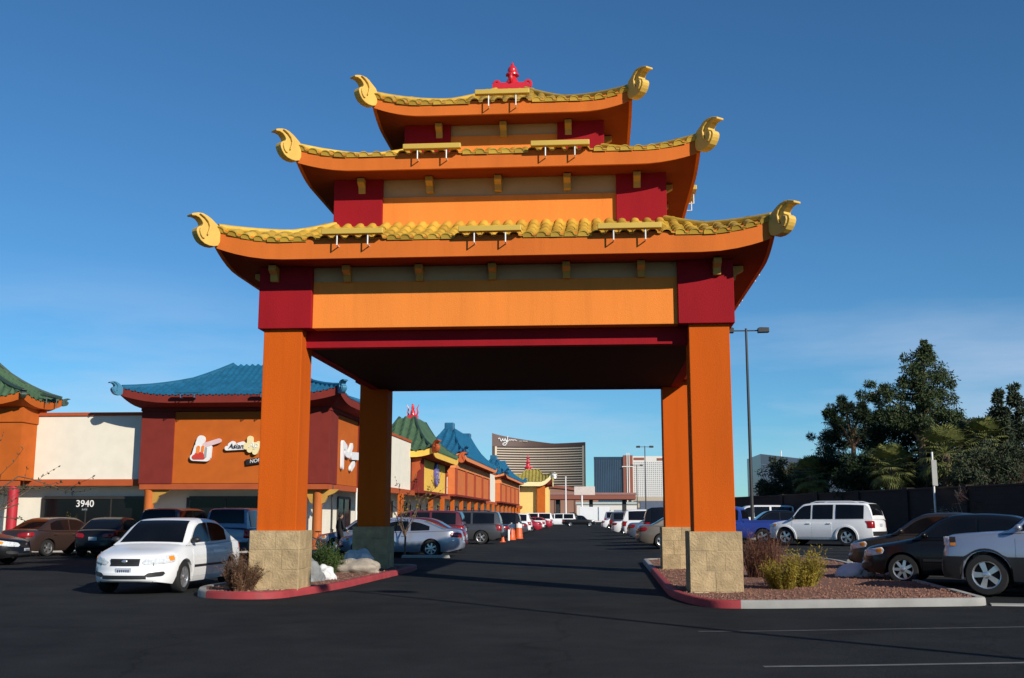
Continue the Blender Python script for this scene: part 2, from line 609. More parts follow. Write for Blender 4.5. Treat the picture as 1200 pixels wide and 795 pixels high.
def stripe(x0, y0, x1, y1, w, m, dz=0.004, n=10):
    d = Vector((x1 - x0, y1 - y0, 0)).normalized()
    p = Vector((-d.y, d.x, 0)) * w / 2
    rows = []
    for i in range(n + 1):
        c = Vector((lerp(x0, x1, i / n), lerp(y0, y1, i / n), 0))
        rows.append([Vector((q.x, q.y, gz(q.x, q.y) + dz)) for q in (c - p, c + p)])
    return structure(MB().grid(rows).build('parking_line', m, fix=False))


stripe(1.65, 11.55, 8.5, 12.35, 0.10, M_LINE)
stripe(1.3, 14.95, 9.5, 15.95, 0.10, M_LINE2)
for i in range(9):
    y = 21.3 + 2.75 * i
    stripe(6.75, y + 0.6, 11.4, y - 1.65, 0.10, M_LINE)
for i in range(16):
    stripe(-4.6, 38.6 + 2.75 * i, -9.6, 38.6 + 2.75 * i, 0.10, M_LINE2)
for i in range(14):
    stripe(1.5, 40.2 + 2.75 * i, 6.4, 40.2 + 2.75 * i, 0.10, M_LINE2)


def offset_poly(P, d):
    n = len(P)
    out = []
    for i in range(n):
        a, b, c = Vector(P[i - 1]), Vector(P[i]), Vector(P[(i + 1) % n])
        n1 = Vector((-(b - a).y, (b - a).x)).normalized()
        n2 = Vector((-(c - b).y, (c - b).x)).normalized()
        m = (n1 + n2)
        m = m / max(0.35, m.length_squared / 2) if m.length > 1e-6 else n1
        out.append(tuple(b + m * d))
    return out


def round_poly(P, r=0.5, n=5):
    out = []
    k = len(P)
    for i in range(k):
        a, b, c = Vector(P[i - 1]), Vector(P[i]), Vector(P[(i + 1) % k])
        rr = r[i] if isinstance(r, (list, tuple)) else r
        if rr <= 0:
            out.append(tuple(b))
            continue
        p0 = b + (a - b).normalized() * min(rr, (a - b).length * 0.48)
        p1 = b + (c - b).normalized() * min(rr, (c - b).length * 0.48)
        for j in range(n + 1):
            t = j / n
            out.append(tuple((1 - t) ** 2 * p0 + 2 * t * (1 - t) * b + t * t * p1))
    return out


def curb_run(P, w, h, m, name, closed=False, parent=None):
    """A kerb with a rounded top edge along the counter-clockwise outline P (its outside to the right)."""
    n = len(P)
    inner = offset_poly(P, w) if closed else None
    if not closed:
        inner = []
        for i in range(n):
            a, b, c = Vector(P[max(i - 1, 0)]), Vector(P[i]), Vector(P[min(i + 1, n - 1)])
            t = (c - a).normalized()
            inner.append(tuple(b + Vector((-t.y, t.x)) * w))
    prof = [(0.0, -0.05), (0.005, h - 0.035), (0.02, h - 0.01), (0.045, h), (w, h - 0.004), (w, -0.05)]
    rows = []
    for i in list(range(n)) + ([0] if closed else []):
        o, q = Vector(P[i]), Vector(inner[i])
        d = (q - o) / w
        z = gz(o.x, o.y)
        rows.append([Vector((o.x + d.x * s, o.y + d.y * s, z + hh)) for s, hh in prof])
    mb = MB().grid(rows)
    if not closed:
        mb.f.append(tuple(range(len(prof))))
        mb.f.append(tuple(reversed(range(len(mb.v) - len(prof), len(mb.v)))))
    return mb.build(name, m, parent, smooth=50)


M_GRAVEL = mat('red_gravel', (0.19, 0.088, 0.054), 0.95, var=0.35, vscale=22, bump=1.0, bscale=45, dirt=0.5, dscale=9, dcol=(0.12, 0.062, 0.042))
M_PEBBLE = mat('gravel_stone', (0.22, 0.105, 0.068), 0.95, var=0.4, vscale=5)


def gravel_bed(name, P, h, seed, count):
    inner = offset_poly(P, 0.13)
    c = Vector((sum(p[0] for p in inner) / len(inner), sum(p[1] for p in inner) / len(inner)))
    mb = MB()
    rows = []
    for t in (1.0, 0.8, 0.55, 0.3, 0.0):
        row = []
        for p in inner + inner[:1]:
            q = c.lerp(Vector(p), t)
            row.append(Vector((q.x, q.y, gz(q.x, q.y) + h + (1 - t) * 0.03 + (0 if t == 1 else noise.noise((q.x, q.y, 0)) * 0.02))))
        rows.append(row)
    o = structure(mb.grid(rows).build(name, M_GRAVEL, smooth=60))
    rnd = random.Random(seed)
    mb = MB()
    x0, x1 = min(p[0] for p in inner), max(p[0] for p in inner)
    y0, y1 = min(p[1] for p in inner), max(p[1] for p in inner)
    def inside(x, y):
        r = False
        for i in range(len(inner)):
            (ax, ay), (bx, by) = inner[i - 1], inner[i]
            if (ay > y) != (by > y) and x < (bx - ax) * (y - ay) / (by - ay) + ax:
                r = not r
        return r
    k = 0
    while k < count:
        x, y = rnd.uniform(x0, x1), y0 + (y1 - y0) * rnd.random() ** 1.5
        if not inside(x, y):
            continue
        k += 1
        s = rnd.uniform(0.012, 0.034)
        z = gz(x, y) + h + 0.012
        a = rnd.uniform(0, pi)
        pts = [Vector((x + s * cos(a), y + s * sin(a), z)), Vector((x - s * sin(a), y + s * cos(a), z)), Vector((x - s * cos(a), y - s * sin(a), z)),
               Vector((x + s * sin(a), y - s * cos(a), z)), Vector((x + s * .2, y, z + s * rnd.uniform(.6, 1.1)))]
        mb.add(pts, [(0, 1, 4), (1, 2, 4), (2, 3, 4), (3, 0, 4)])
    stuff(mb.build('gravel', M_PEBBLE, fix=False))
    return o


# left island: a rounded nose towards the camera, red kerb along the driveway
LI = round_poly([(-7.98, 21.6), (-7.45, 20.1), (-5.95, 19.85), (-5.42, 22.6), (-5.15, 30.2), (-5.25, 31.9), (-8.6, 32.6), (-8.9, 28.0), (-7.85, 25.6)], [0.5, 0.7, 0.7, 1.5, .8, .4, .5, .8, .8], 6)
RI = round_poly([(1.42, 36.5), (1.32, 21.0), (1.75, 18.75), (2.6, 18.6), (6.45, 18.95), (6.55, 20.5), (7.0, 33.0), (6.3, 36.9)], [.4, 1.0, .9, .6, .35, 0, 1.0, .6], 6)
KH = 0.135


def split_curb(P, is_red):
    """Cut the kerb outline into runs of red paint and bare concrete."""
    n = len(P)
    dense = []
    for i in range(n):
        a, b = Vector(P[i]), Vector(P[(i + 1) % n])
        m = max(1, int((b - a).length / 0.5))
        dense += [tuple(a.lerp(b, j / m)) for j in range(m)]
    flags = [is_red(*p) for p in dense]
    n = len(dense)
    start = next((i for i in range(n) if flags[i] != flags[i - 1]), 0)
    run, cur = [], None
    runs = []
    for j in range(n + 1):
        i = (start + j) % n
        if j == n or flags[i] != cur:
            if run:
                run.append(dense[i])
                runs.append((cur, run))
            run, cur = [], flags[i]
        run.append(dense[i])
    return runs


for P, red in ((LI, lambda x, y: x > -7.45 and y < 31.5 and x > -9 and (x > -6.9 or y < 24)), (RI, lambda x, y: x < 2.33 and y < 30.5)):
    for is_r, run in split_curb(P, red):
        structure(curb_run(run, 0.15, KH, M_REDCURB if is_r else M_CONC, 'kerb'))
gravel_bed('island_bed', LI, 0.10, 3, 1500)
gravel_bed('island_bed', RI, 0.10, 4, 5200)

# pale apron that runs on from the right island's corner, and the far kerb across the stalls
structure(curb_run([(6.46, 18.95), (7.2, 18.75), (8.6, 18.45), (10.0, 18.2)], 0.42, 0.022, M_CONC, 'gutter_apron'))

# ------------------------------------------------------------------ curved roofs
def side_pt(k, s, o, z):
    k %= 4
    return Vector(((s, -o, z), (o, s, z), (-s, o, z), (-o, -s, z))[k])


def side_rot(k):
    return (0, pi / 2, pi, -pi / 2)[k % 4]


class Roof:
    """Hipped roof with concave slopes and corners that sweep up."""

    def __init__(self, a, b, a2, b2, zt, ztop, up=0.25, reach=1.35, conc=0.25):
        self.a, self.b, self.a2, self.b2 = a, b, a2, b2
        self.zt, self.ztop, self.up, self.reach, self.conc = zt, ztop, up, reach, conc

    def half(self, k, t):                       # half length along side k at slope position t
        return lerp(self.a, self.a2, t) if k % 2 == 0 else lerp(self.b, self.b2, t)

    def out(self, k, t):
        return lerp(self.b, self.b2, t) if k % 2 == 0 else lerp(self.a, self.a2, t)

    def lift(self, k, s, t=0.0):
        d = self.half(k, t) - abs(s)
        q = max(0.0, 1 - d / self.reach)
        return self.up * q * q * max(0.0, 1 - 1.6 * t)

    def z(self, k, s, t):
        return self.zt + (self.ztop - self.zt) * ((1 - self.conc) * t + self.conc * t * t) + self.lift(k, s, t)

    def pt(self, k, s, t, dz=0.0):
        return side_pt(k, s, self.out(k, t), self.z(k, s, t) + dz)

    def slope_frame(self, k, s, t0, t1):
        """Matrix whose Y runs up the slope, X along the eave and Z out of the roof."""
        p0, p1 = self.pt(k, s, t0), self.pt(k, s, t1)
        y = (p1 - p0).normalized()
        x = side_pt(k, 1, 0, 0).normalized()
        z = x.cross(y).normalized()
        M = Matrix((x, y, z)).transposed().to_4x4()
        M.translation = p0
        return M, (p1 - p0).length


def eave_samples(h, n):
    """Sample positions along an eave, denser near the corners."""
    r = []
    for i in range(n + 1):
        u = -1 + 2 * i / n
        r.append(h * (u * (1.45 - 0.45 * u * u)))
    return r


def build_fascia(R, zb, name, m, parent, th=0.07, n=28):
    mb = MB()
    for k in range(4):
        S = eave_samples(R.half(k, 0), n)
        o = R.out(k, 0)
        rows = [[], [], [], []]
        for s in S:
            L = R.lift(k, s)
            rows[0].append(side_pt(k, s, o, R.zt + L + 0.035))
            rows[1].append(side_pt(k, s, o, zb + L))
            q = (R.half(k, 0) - th) / R.half(k, 0)
            rows[2].append(side_pt(k, s * q, o - th, zb + L))
            rows[3].append(side_pt(k, s * q, o - th, R.zt + L + 0.025))
        mb.grid(rows)
    return mb.build(name, m, parent, smooth=40)


def build_soffit(R, zb, wa, wb, zs, name, m, parent, th=0.07, n=28):
    mb = MB()
    for k in range(4):
        h = R.half(k, 0)
        wh = wa if k % 2 == 0 else wb
        wo = wb if k % 2 == 0 else wa
        rows = []
        for j in range(6):
            t = j / 5
            row = []
            for s in eave_samples(1.0, n):
                a = side_pt(k, s * (h - th), R.out(k, 0) - th, zb + R.lift(k, s * h) + 0.004)
                c = side_pt(k, s * wh, wo, zs)
                q = a.lerp(c, t)
                q.z = lerp(c.z, a.z, (1 - t) ** 1.6)
                row.append(q)
            rows.append(row)
        mb.grid(rows)
    return mb.build(name, m, parent, smooth=40)


def tile_profile(w, n=6):
    """S tile: a barrel with a shallow pan beside it."""
    P = []
    r = w * 0.34
    for i in range(n + 1):
        a = pi * i / n
        P.append((-w * 0.5 + r - r * cos(a), r * 0.72 * sin(a)))
    P += [(w * 0.5 - (w - 2 * r) * 0.5, -0.010), (w * 0.5, 0.0)]
    return P


def tile_mesh(w, length, name='roof_tile', closed=False):
    P = tile_profile(w)
    mb = MB()
    rows = []
    for y, sc, dz in ((0.0, 1.0, 0.022), (length * 1.08, 0.96, 0.004)):
        rows.append([Vector((x * sc, y, z * sc + dz)) for x, z in P])
    th = 0.018
    mb.grid(rows, flip=True)
    low = [Vector((p.x, p.y, p.z - th)) for p in rows[0]]
    mb.grid([low, rows[0]], flip=True)
    low2 = [Vector((p.x, p.y, p.z - th)) for p in rows[1]]
    mb.grid([low2, low], flip=True)
    if closed:                                   # the mouth of an eave tile stopped with mortar
        a = [Vector((p.x, 0.012, p.z - th)) for p in rows[0]]
        c = [Vector((p.x, 0.014, -0.03)) for p in rows[0]]
        mb.grid([c, a], flip=True)
    me = bpy.data.meshes.new(name)
    me.from_pydata(mb.v, [], mb.f)
    for f in me.polygons:
        f.use_smooth = True
    me.set_sharp_from_angle(angle=radians(50))
    return me


def lay_tiles(R, k, w, length, mesh, m, parent, rows_single, name='roof_tile', stuff_name='tile_field', mesh0=None, hollow=None):
    """Tiles on side k: the lowest rows_single courses as objects of their own, the others joined."""
    h0 = R.half(k, 0)
    n = max(1, int(2 * h0 / w))
    w2 = 2 * h0 / n
    total = (R.pt(k, 0, 1) - R.pt(k, 0, 0)).length
    nc = max(1, round(total / length))
    mb = MB()
    P = [(v.co.x, v.co.y, v.co.z) for v in mesh.vertices]
    F = [tuple(p.vertices) for p in mesh.polygons]
    rnd = random.Random(k * 13 + int(h0 * 100))
    if not mesh.materials:
        mesh.materials.append(m)
    for c in range(nc):
        t0, t1 = c / nc, (c + 1) / nc
        for i in range(n):
            s = -h0 + w2 * (i + 0.5)
            if abs(s) > R.half(k, t0) + w2 * 0.1 or abs(s) > R.half(k, t1) + w2 * 1.2:
                continue
            M, ln = R.slope_frame(k, s, t0, t1)
            M = M @ Matrix.Translation((rnd.uniform(-.004, .004), rnd.uniform(-.012, .006) - (0.05 if c == 0 else 0), 0.0)) @ Matrix.Rotation(rnd.uniform(-.02, .02), 4, 'Z')
            # tilt across the slope where the corner sweeps up
            ds = 0.05
            dz = (R.z(k, s + ds, t0) - R.z(k, s - ds, t0)) / (2 * ds)
            M = M @ Matrix.Rotation(-atan2(dz, 1.0), 4, 'Y')
            sc = Matrix.Diagonal((w2 / w, ln / length, 1, 1))
            if c < rows_single:
                o = link(name, mesh0 if mesh0 and c == 0 and not hollow(s) else mesh, m, parent)
                o.matrix_local = M @ sc
            else:
                mb.add([(M @ sc) @ Vector(p) for p in P], F)
    if mb.v:
        o = mb.build(stuff_name, m, parent, smooth=50, fix=False)
        stuff(o)


def tile_grid(R, k, w, m, parent, name='tile_field', steps=4, course=0.4, seg=5):
    """A whole side of barrel tiles as one relief surface."""
    h0 = R.half(k, 0)
    n = max(2, int(2 * h0 / w))
    w2 = 2 * h0 / n
    total = (R.pt(k, 0, 1) - R.pt(k, 0, 0)).length
    nc = max(2, round(total / course))
    mb = MB()
    for i in range(n):
        s0 = -h0 + w2 * i
        for c in range(nc):
            ta, tb = c / nc, (c + 1) / nc
            rows = []
            for t, lift in ((ta, 0.045), (tb, 0.0)):
                row = []
                for j in range(seg + 1):
                    s = s0 + w2 * j / seg
                    hh = R.half(k, t)
                    s = max(-hh, min(hh, s))
                    b = max(0.0, sin(pi * min(1.0, (j / seg) / 0.7))) * w2 * 0.30 if j / seg <= 0.7 else 0.0
                    p = R.pt(k, s, t)
                    row.append(p + Vector((0, 0, b + lift)))
                rows.append(row)
            d = max((rows[0][0] - rows[0][-1]).length, (rows[1][0] - rows[1][-1]).length)
            if d < 0.01:
                continue
            mb.grid(rows)
            front = [Vector((p.x, p.y, p.z - 0.05)) for p in rows[0]]
            mb.grid([front, rows[0]])
    o = mb.build(name, m, parent, smooth=40, fix=False)
    return stuff(o)


def hip_path(R, k, n=10, dz=0.05, t0=0.0, t1=1.0):
    P = []
    for i in range(n + 1):
        t = lerp(t0, t1, i / n)
        P.append(R.pt(k, R.half(k, t), t, dz))
    return P


SCROLL = [(300, 200), (285, 165), (255, 140), (225, 115), (190, 95), (150, 82), (115, 85), (85, 95), (62, 105), (65, 122), (95, 118), (125, 128),
          (146, 150), (156, 172), (150, 190), (128, 200), (112, 215), (107, 240), (113, 265), (125, 290), (145, 318), (175, 338), (210, 348),
          (250, 348), (285, 335), (300, 300)]
CRESCENT = [(118, 96), (165, 98), (202, 118), (222, 152), (222, 195), (206, 232), (192, 266), (184, 262), (196, 222), (200, 188), (188, 152), (160, 122)]
LOBE = [(130, 214), (150, 204), (172, 212), (182, 236), (176, 262), (168, 300), (150, 296), (134, 272), (126, 242)]


def scroll(name, k, R, zb, size, m, parent, thick=0.2, flip=1):
    """Sweeping scroll that stands on the diagonal at corner k (between side k and side k+1)."""
    c = side_pt(k, R.half(k, 0), R.out(k, 0), zb + R.up)
    d = Vector((c.x, c.y, 0))
    ang = (-pi / 4 - 0.11, pi / 4 + 0.11, 3 * pi / 4 - 0.11, -3 * pi / 4 + 0.11)[k % 4]
    M = Matrix.Translation(c + Vector((cos(ang), sin(ang), 0)) * (-0.06)) @ Matrix.Rotation(ang, 4, 'Z')
    q = lambda P: [((300 - x) * 0.0027 * size, (345 - y) * 0.00232 * size) for x, y in P]
    mb = MB().prism(q(SCROLL), -thick / 2, thick / 2, M)
    o = mb.build(name, m, parent, bevel=0.012, smooth=None)
    for sgn in (-1, 1):
        r = MB()
        r.prism(q(CRESCENT), sgn * thick / 2 * 0.9, sgn * (thick / 2 + 0.05 * size), M)
        r.prism(q(LOBE), sgn * thick / 2 * 0.9, sgn * (thick / 2 + 0.035 * size), M)
        rr = r.build('scroll_relief', m, None, bevel=0.01, smooth=None)
        # relief belongs to the scroll's own mesh: same paint, same piece
        bm = bmesh.new()
        bm.from_mesh(o.data)
        bm.from_mesh(rr.data)
        bm.to_mesh(o.data)
        bm.free()
        me = rr.data
        bpy.data.objects.remove(rr)
        bpy.data.meshes.remove(me)
    return o


# ------------------------------------------------------------------ the gate
GX, GY = -2.035, 25.8
gate = thing('pagoda_gate', 'large orange and red three tiered pagoda gate with yellow tiled roofs over the driveway', 'gate', (GX, GY, 0))
PA, PB = 4.605, 4.85                  # half width and half depth to the outer pillar faces
T = 0.78

def stone_base(px, py, parent, rnd):
    """A block plinth: mortar core with split-face blocks laid round it in three courses."""
    h = 0.5 * T + 0.10
    zs = (0.125, 0.50, 0.87, 1.235)
    core = box('mortar_core', M_MORTAR, px - h + .004, px + h - .004, py - h + .004, py + h - .004, 0.05, 1.228, parent)
    g = 0.0045
    for c in range(3):
        z0, z1 = zs[c] + g, zs[c + 1] - g
        for k in range(4):
            cuts = ((-h, -0.02, h), (-h, -0.18, 0.16, h), (-h, 0.03, h))[(c + k) % 3]
            for a, b in zip(cuts, cuts[1:]):
                d = rnd.uniform(0.0005, 0.009)
                s0 = a + (0.035 if a == -h and k % 2 else g)
                s1 = b - (0.035 if b == h and k % 2 else g)
                p = [side_pt(k, s0, h - 0.06, z0), side_pt(k, s1, h + d, z1)]
                x0, x1 = sorted((p[0].x, p[1].x))
                y0, y1 = sorted((p[0].y, p[1].y))
                box('stone_block', M_STONE, px + x0, px + x1, py + y0, py + y1, z0, z1, parent, bevel=0.003)
    return core


for sx in (-1, 1):
    for sy in (-1, 1):
        px, py = sx * (PA - T / 2), sy * (PB - T / 2)
        pil = box('pillar', M_PILLAR, px - T / 2, px + T / 2, py - T / 2, py + T / 2, 1.2, 5.22, gate, bevel=0.012)
        stone_base(px, py, pil, random.Random(int(sx * 3 + sy * 7 + 20)))
        cx, cy = sx * (PA + 0.10 - 0.54), sy * (PB + 0.10 - 0.54)
        box('corner_cap', M_REDCAP, cx - 0.54, cx + 0.54, cy - 0.54, cy + 0.54, 5.20, 6.46, gate, bevel=0.012)

IA, IB = PA + 0.10 - 1.08, PB + 0.10 - 1.08       # inner edges of the caps
for s in (-1, 1):
    a, b = sorted((s * PB, s * (PB - 0.74)))
    box('beam', M_BEAM, -IA, IA, a, b, 5.21, 6.15, gate, bevel=0.01)
    a, b = sorted((s * (PB - 0.03), s * (PB - 0.7)))
    box('frieze', M_TAN, -IA, IA, a, b, 6.15, 6.46, gate)
    a, b = sorted((s * PA, s * (PA - 0.74)))
    box('beam', M_BEAM, a, b, -IB, IB, 5.21, 6.15, gate, bevel=0.01)
    a, b = sorted((s * (PA - 0.03), s * (PA - 0.7)))
    box('frieze', M_TAN, a, b, -IB, IB, 6.15, 6.46, gate)
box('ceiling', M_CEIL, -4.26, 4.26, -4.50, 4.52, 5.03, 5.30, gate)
tr = MB()
for k in range(4):
    o = (4.52, 4.28, 4.545, 4.28)[k]
    h = 4.27 if k % 2 == 0 else 4.25
    z0 = 4.87 if k == 0 else 5.02
    p = [side_pt(k, -h, o, z0), side_pt(k, h, o - 0.22, z0)]
    tr.box(min(p[0].x, p[1].x), max(p[0].x, p[1].x), min(p[0].y, p[1].y), max(p[0].y, p[1].y), z0, 5.205)
tr.build('ceiling_trim', M_REDCAP, gate, fix=False)

TILE_W, TILE_L = 0.262, 0.44
TILE_ME = tile_mesh(TILE_W, TILE_L)
TILE_STOPPED = tile_mesh(TILE_W, TILE_L, closed=True)
TILE_STOPPED.materials.append(M_TILE)
HOLLOW = ((-3.6, -1.9), (-0.75, 0.7), (2.0, 3.5)), ((-2.0, -0.6), (0.6, 2.0)), ((-0.7, 0.7),)
ROOFS = [
    (Roof(5.40, 5.66, 3.44, 3.68, 6.82, 7.63, 0.26, conc=0.35), 6.44, PA - 0.02, PB - 0.02, 6.45, 5),
    (Roof(4.19, 4.43, 2.17, 2.41, 8.93, 9.68, 0.21, 1.25, 0.5), 8.61, 3.44, 3.68, 8.62, 1),
    (Roof(2.88, 3.12, 0.36, 0.50, 10.55, 11.86, 0.23, 1.15, 0.5), 10.27, 2.17, 2.41, 10.28, 1),
]


def corbel(parent, k, s, o, ztop):
    w = 0.075
    prof = [(0.0, 0.0), (0.30, 0.0), (0.30, -0.10), (0.16, -0.17), (0.13, -0.30), (0.0, -0.30)]   # outwards, up
    c = side_pt(k, s, o, ztop)
    rot = Matrix.Rotation((-pi / 2, 0, pi / 2, pi)[k], 4, 'Z')
    MB().prism(prof, -w, w, Matrix.Translation(c) @ rot).build('corbel', M_CORBEL, parent, bevel=0.01)


for ti, (R, zb, wa, wb, zs, singles) in enumerate(ROOFS):
    roof = build_fascia(R, zb, 'roof', M_FASCIA, gate)
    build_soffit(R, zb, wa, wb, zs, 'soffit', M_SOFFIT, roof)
    for k in range(4):
        if k == 0:
            lay_tiles(R, k, TILE_W, TILE_L, TILE_ME, M_TILE, roof, singles, mesh0=TILE_STOPPED, hollow=lambda s, H=HOLLOW[ti]: any(p < s < q for p, q in H))
        else:
            tile_grid(R, k, TILE_W, M_TILE, roof)
        MB().tube(hip_path(R, k, 10, 0.045, 0.02), 0.065, 8).build('hip_ridge', M_TILE, roof, smooth=50)
        scroll('corner_scroll', k, R, zb, 1.0, M_SCROLL, roof, thick=0.19)
    # boarding just under the tiles so that no daylight shows through
    mb = MB()
    for k in range(4):
        rows = [[R.pt(k, u * R.half(k, t), t, -0.03) for u in eave_samples(1.0, 20)] for t in (0, .2, .4, .6, .8, 1)]
        mb.grid(rows)
    mb.build('roof_deck', M_TILE, roof, smooth=40)
    n = (7, 5, 3)[ti]
    for k in range(4):
        for i in range(n):
            s = (i - (n - 1) / 2) * 1.46
            corbel(gate, k, s, (wb if k % 2 == 0 else wa) - 0.02 + (0.1 if ti == 0 and abs(s) > 4 else 0.0), zs - 0.015)

# the two storeys above the lowest roof
for ti, (a, b, z0, zs, zband) in enumerate(((3.44, 3.68, 7.55, 8.63, 8.235), (2.17, 2.41, 9.6, 10.29, 10.03))):
    c = 1.05
    for sx in (-1, 1):
        for sy in (-1, 1):
            x0, x1 = sorted((sx * (a + 0.09), sx * (a + 0.09 - c)))
            y0, y1 = sorted((sy * (b + 0.09), sy * (b + 0.09 - c)))
            box('corner_cap', M_REDCAP, x0, x1, y0, y1, z0, zs, gate, bevel=0.012)
    i, j = a + 0.09 - c, b + 0.09 - c
    wall = MB().box(-i, i, -b, b, z0, zband).box(-a, a, -j, j, z0, zband - 0.003)
    wall.build('wall', M_BEAM, gate, fix=False)
    fr = MB().box(-i, i, -b + .03, b - .03, zband, zs).box(-a + .03, a - .03, -j, j, zband, zs - 0.003)
    fr.build('frieze', M_TAN, gate, fix=False)

fin = MB()
fin.box(-0.46, 0.46, -0.46, 0.46, 11.78, 12.07)
fin.box(-0.40, 0.40, -0.40, 0.40, 12.07, 12.13)
fin.lathe([(0.26, 12.12), (0.20, 12.24), (0.13, 12.34), (0.10, 12.42), (0.17, 12.46), (0.17, 12.50), (0.10, 12.53), (0.125, 12.60), (0.10, 12.67), (0.04, 12.74), (0.035, 12.78), (0.008, 12.82)], 18)
for k in range(4):
    pts = []
    for i in range(13):
        a = -pi / 2 + i / 12 * 1.75 * pi
        r = 0.10 - 0.045 * i / 12
        pts.append(side_pt(k, 0, 0.385 + r * cos(a) * 0.9, 12.25 + r * sin(a) * 1.1))
    fin.tube([side_pt(k, 0, 0.16, 12.16)] + pts, 0.042, 6)
    for sg in (-1, 1):
        fin.prism([(0.08, 12.12), (0.30, 12.12), (0.13, 12.30)], -0.05, 0.05, Matrix.Rotation(k * pi / 2, 4, 'Z'))
fin.build('finial', M_FINIAL, gate, smooth=40)


def light_bar(k, s, R, dz, label):
    """A yellow floodlight bar held off the eave by two bent white brackets."""
    o = R.out(k, 0)
    z = R.zt + R.lift(k, s)
    t = thing('light_bar', label, 'light fixture', Vector((GX, GY, 0)) + side_pt(k, s, o, z), side_rot(k), 'floodlight bars along the gate eaves')
    MB().box(-0.6, 0.6, -0.22, -0.09, dz, dz + 0.11).build('housing', M_BAR, t, bevel=0.012)
    for x in (-0.3, 0.3):
        MB().tube([(x, -0.165, dz + 0.01), (x, -0.165, -0.15), (x, 0.01, -0.15)], 0.014, 6).build('bracket', M_WHITEMETAL, t, smooth=50)
    return t


for s, w in ((-2.63, 'left'), (0.03, 'middle'), (2.68, 'right')):
    light_bar(0, s, ROOFS[0][0], 0.05, {'left': 'yellow floodlight bar on the lowest gate eave, the one near its left end', 'middle': 'yellow floodlight bar at the middle of the lowest gate eave',
                                         'right': 'yellow floodlight bar on the lowest gate eave, the one near its right end'}[w])
light_bar(0, -1.3, ROOFS[1][0], 0.045, 'yellow floodlight bar on the middle gate eave, left of its centre')
light_bar(0, 1.34, ROOFS[1][0], 0.045, 'yellow floodlight bar on the middle gate eave, right of its centre')
light_bar(0, 0.035, ROOFS[2][0], 0.10, 'yellow floodlight bar on the topmost eave below the red finial')
light_bar(1, -0.6, ROOFS[1][0], 0.1, 'floodlight bar seen end on, on the right hand side eave of the middle roof')
light_bar(1, -2.2, ROOFS[0][0], 0.07, 'floodlight bar seen end on, on the right side eave of the lowest roof, nearer one')
light_bar(1, 0.6, ROOFS[0][0], 0.07, 'floodlight bar seen end on, on the right side eave of the lowest roof, farther one')

# ------------------------------------------------------------------ the shopping plaza on the left
def wpart(mb, name, m, t, smooth=None, bevel=0.0, fix=True):
    """A part whose shape is given in world coordinates, parented to thing (or part) t."""
    o = mb.build(name, m, None, smooth=smooth, bevel=bevel, fix=fix)
    attach(o, t)
    return o


def world_loc(t):
    M = Matrix.Identity(4)
    while t is not None:
        M = t.matrix_parent_inverse @ t.matrix_basis if t.parent is None else t.matrix_parent_inverse @ Matrix.Translation(t.location) @ Matrix.Rotation(t.rotation_euler.z, 4, 'Z')
        break
    return M


def attach(o, t):
    o.parent = t
    M = Matrix.Identity(4)
    q = t
    while q is not None:
        M = q.matrix_parent_inverse @ Matrix.LocRotScale(q.location, q.rotation_euler, q.scale) @ M if q.parent else Matrix.LocRotScale(q.location, q.rotation_euler, q.scale) @ M
        q = q.parent
    o.matrix_parent_inverse = M.inverted()


def wbox(name, m, t, x0, x1, y0, y1, z0, z1, bevel=0.0):
    return wpart(MB().box(x0, x1, y0, y1, z0, z1), name, m, t, bevel=bevel, fix=bevel > 0)


def hip_roof(t, cx, cy, R, zb, wa, wb, zs, mt, mf, ms, mr, tw=0.34, scrolls=(0, 1, 2, 3), size=1.0, mscroll=None, course=0.5, sides=(0, 1, 2, 3)):
    """Curved tiled roof as a part of thing t, centred on (cx, cy)."""
    T0 = Matrix.Translation((cx, cy, 0))
    roof = build_fascia(R, zb, 'roof', mf, None, n=20)
    roof.data.transform(T0)
    attach(roof, t)
    def sub(o):
        o.data.transform(T0)
        attach(o, roof)
    sub(build_soffit(R, zb, wa, wb, zs, 'soffit', ms, None, n=16))
    for k in range(4):
        if k in sides:
            sub(tile_grid(R, k, tw, mt, None, course=course))
        sub(MB().tube(hip_path(R, k, 8, 0.06, 0.01), 0.10, 6).build('hip_ridge', mr, None, smooth=50))
        if k in scrolls:
            sub(scroll('corner_scroll', k, R, zb, size, mscroll or mr, None, thick=0.2))
    mb = MB()
    for k in range(4):
        mb.grid([[R.pt(k, u * R.half(k, q), q, -0.03) for u in eave_samples(1.0, 12)] for q in (0, .25, .5, .75, 1)])
    mb.add([R.pt(k, R.half(k, 1), 1, -0.02) for k in range(4)], [(0, 1, 2, 3)])
    sub(mb.build('roof_deck', mt, None, smooth=40))
    return roof


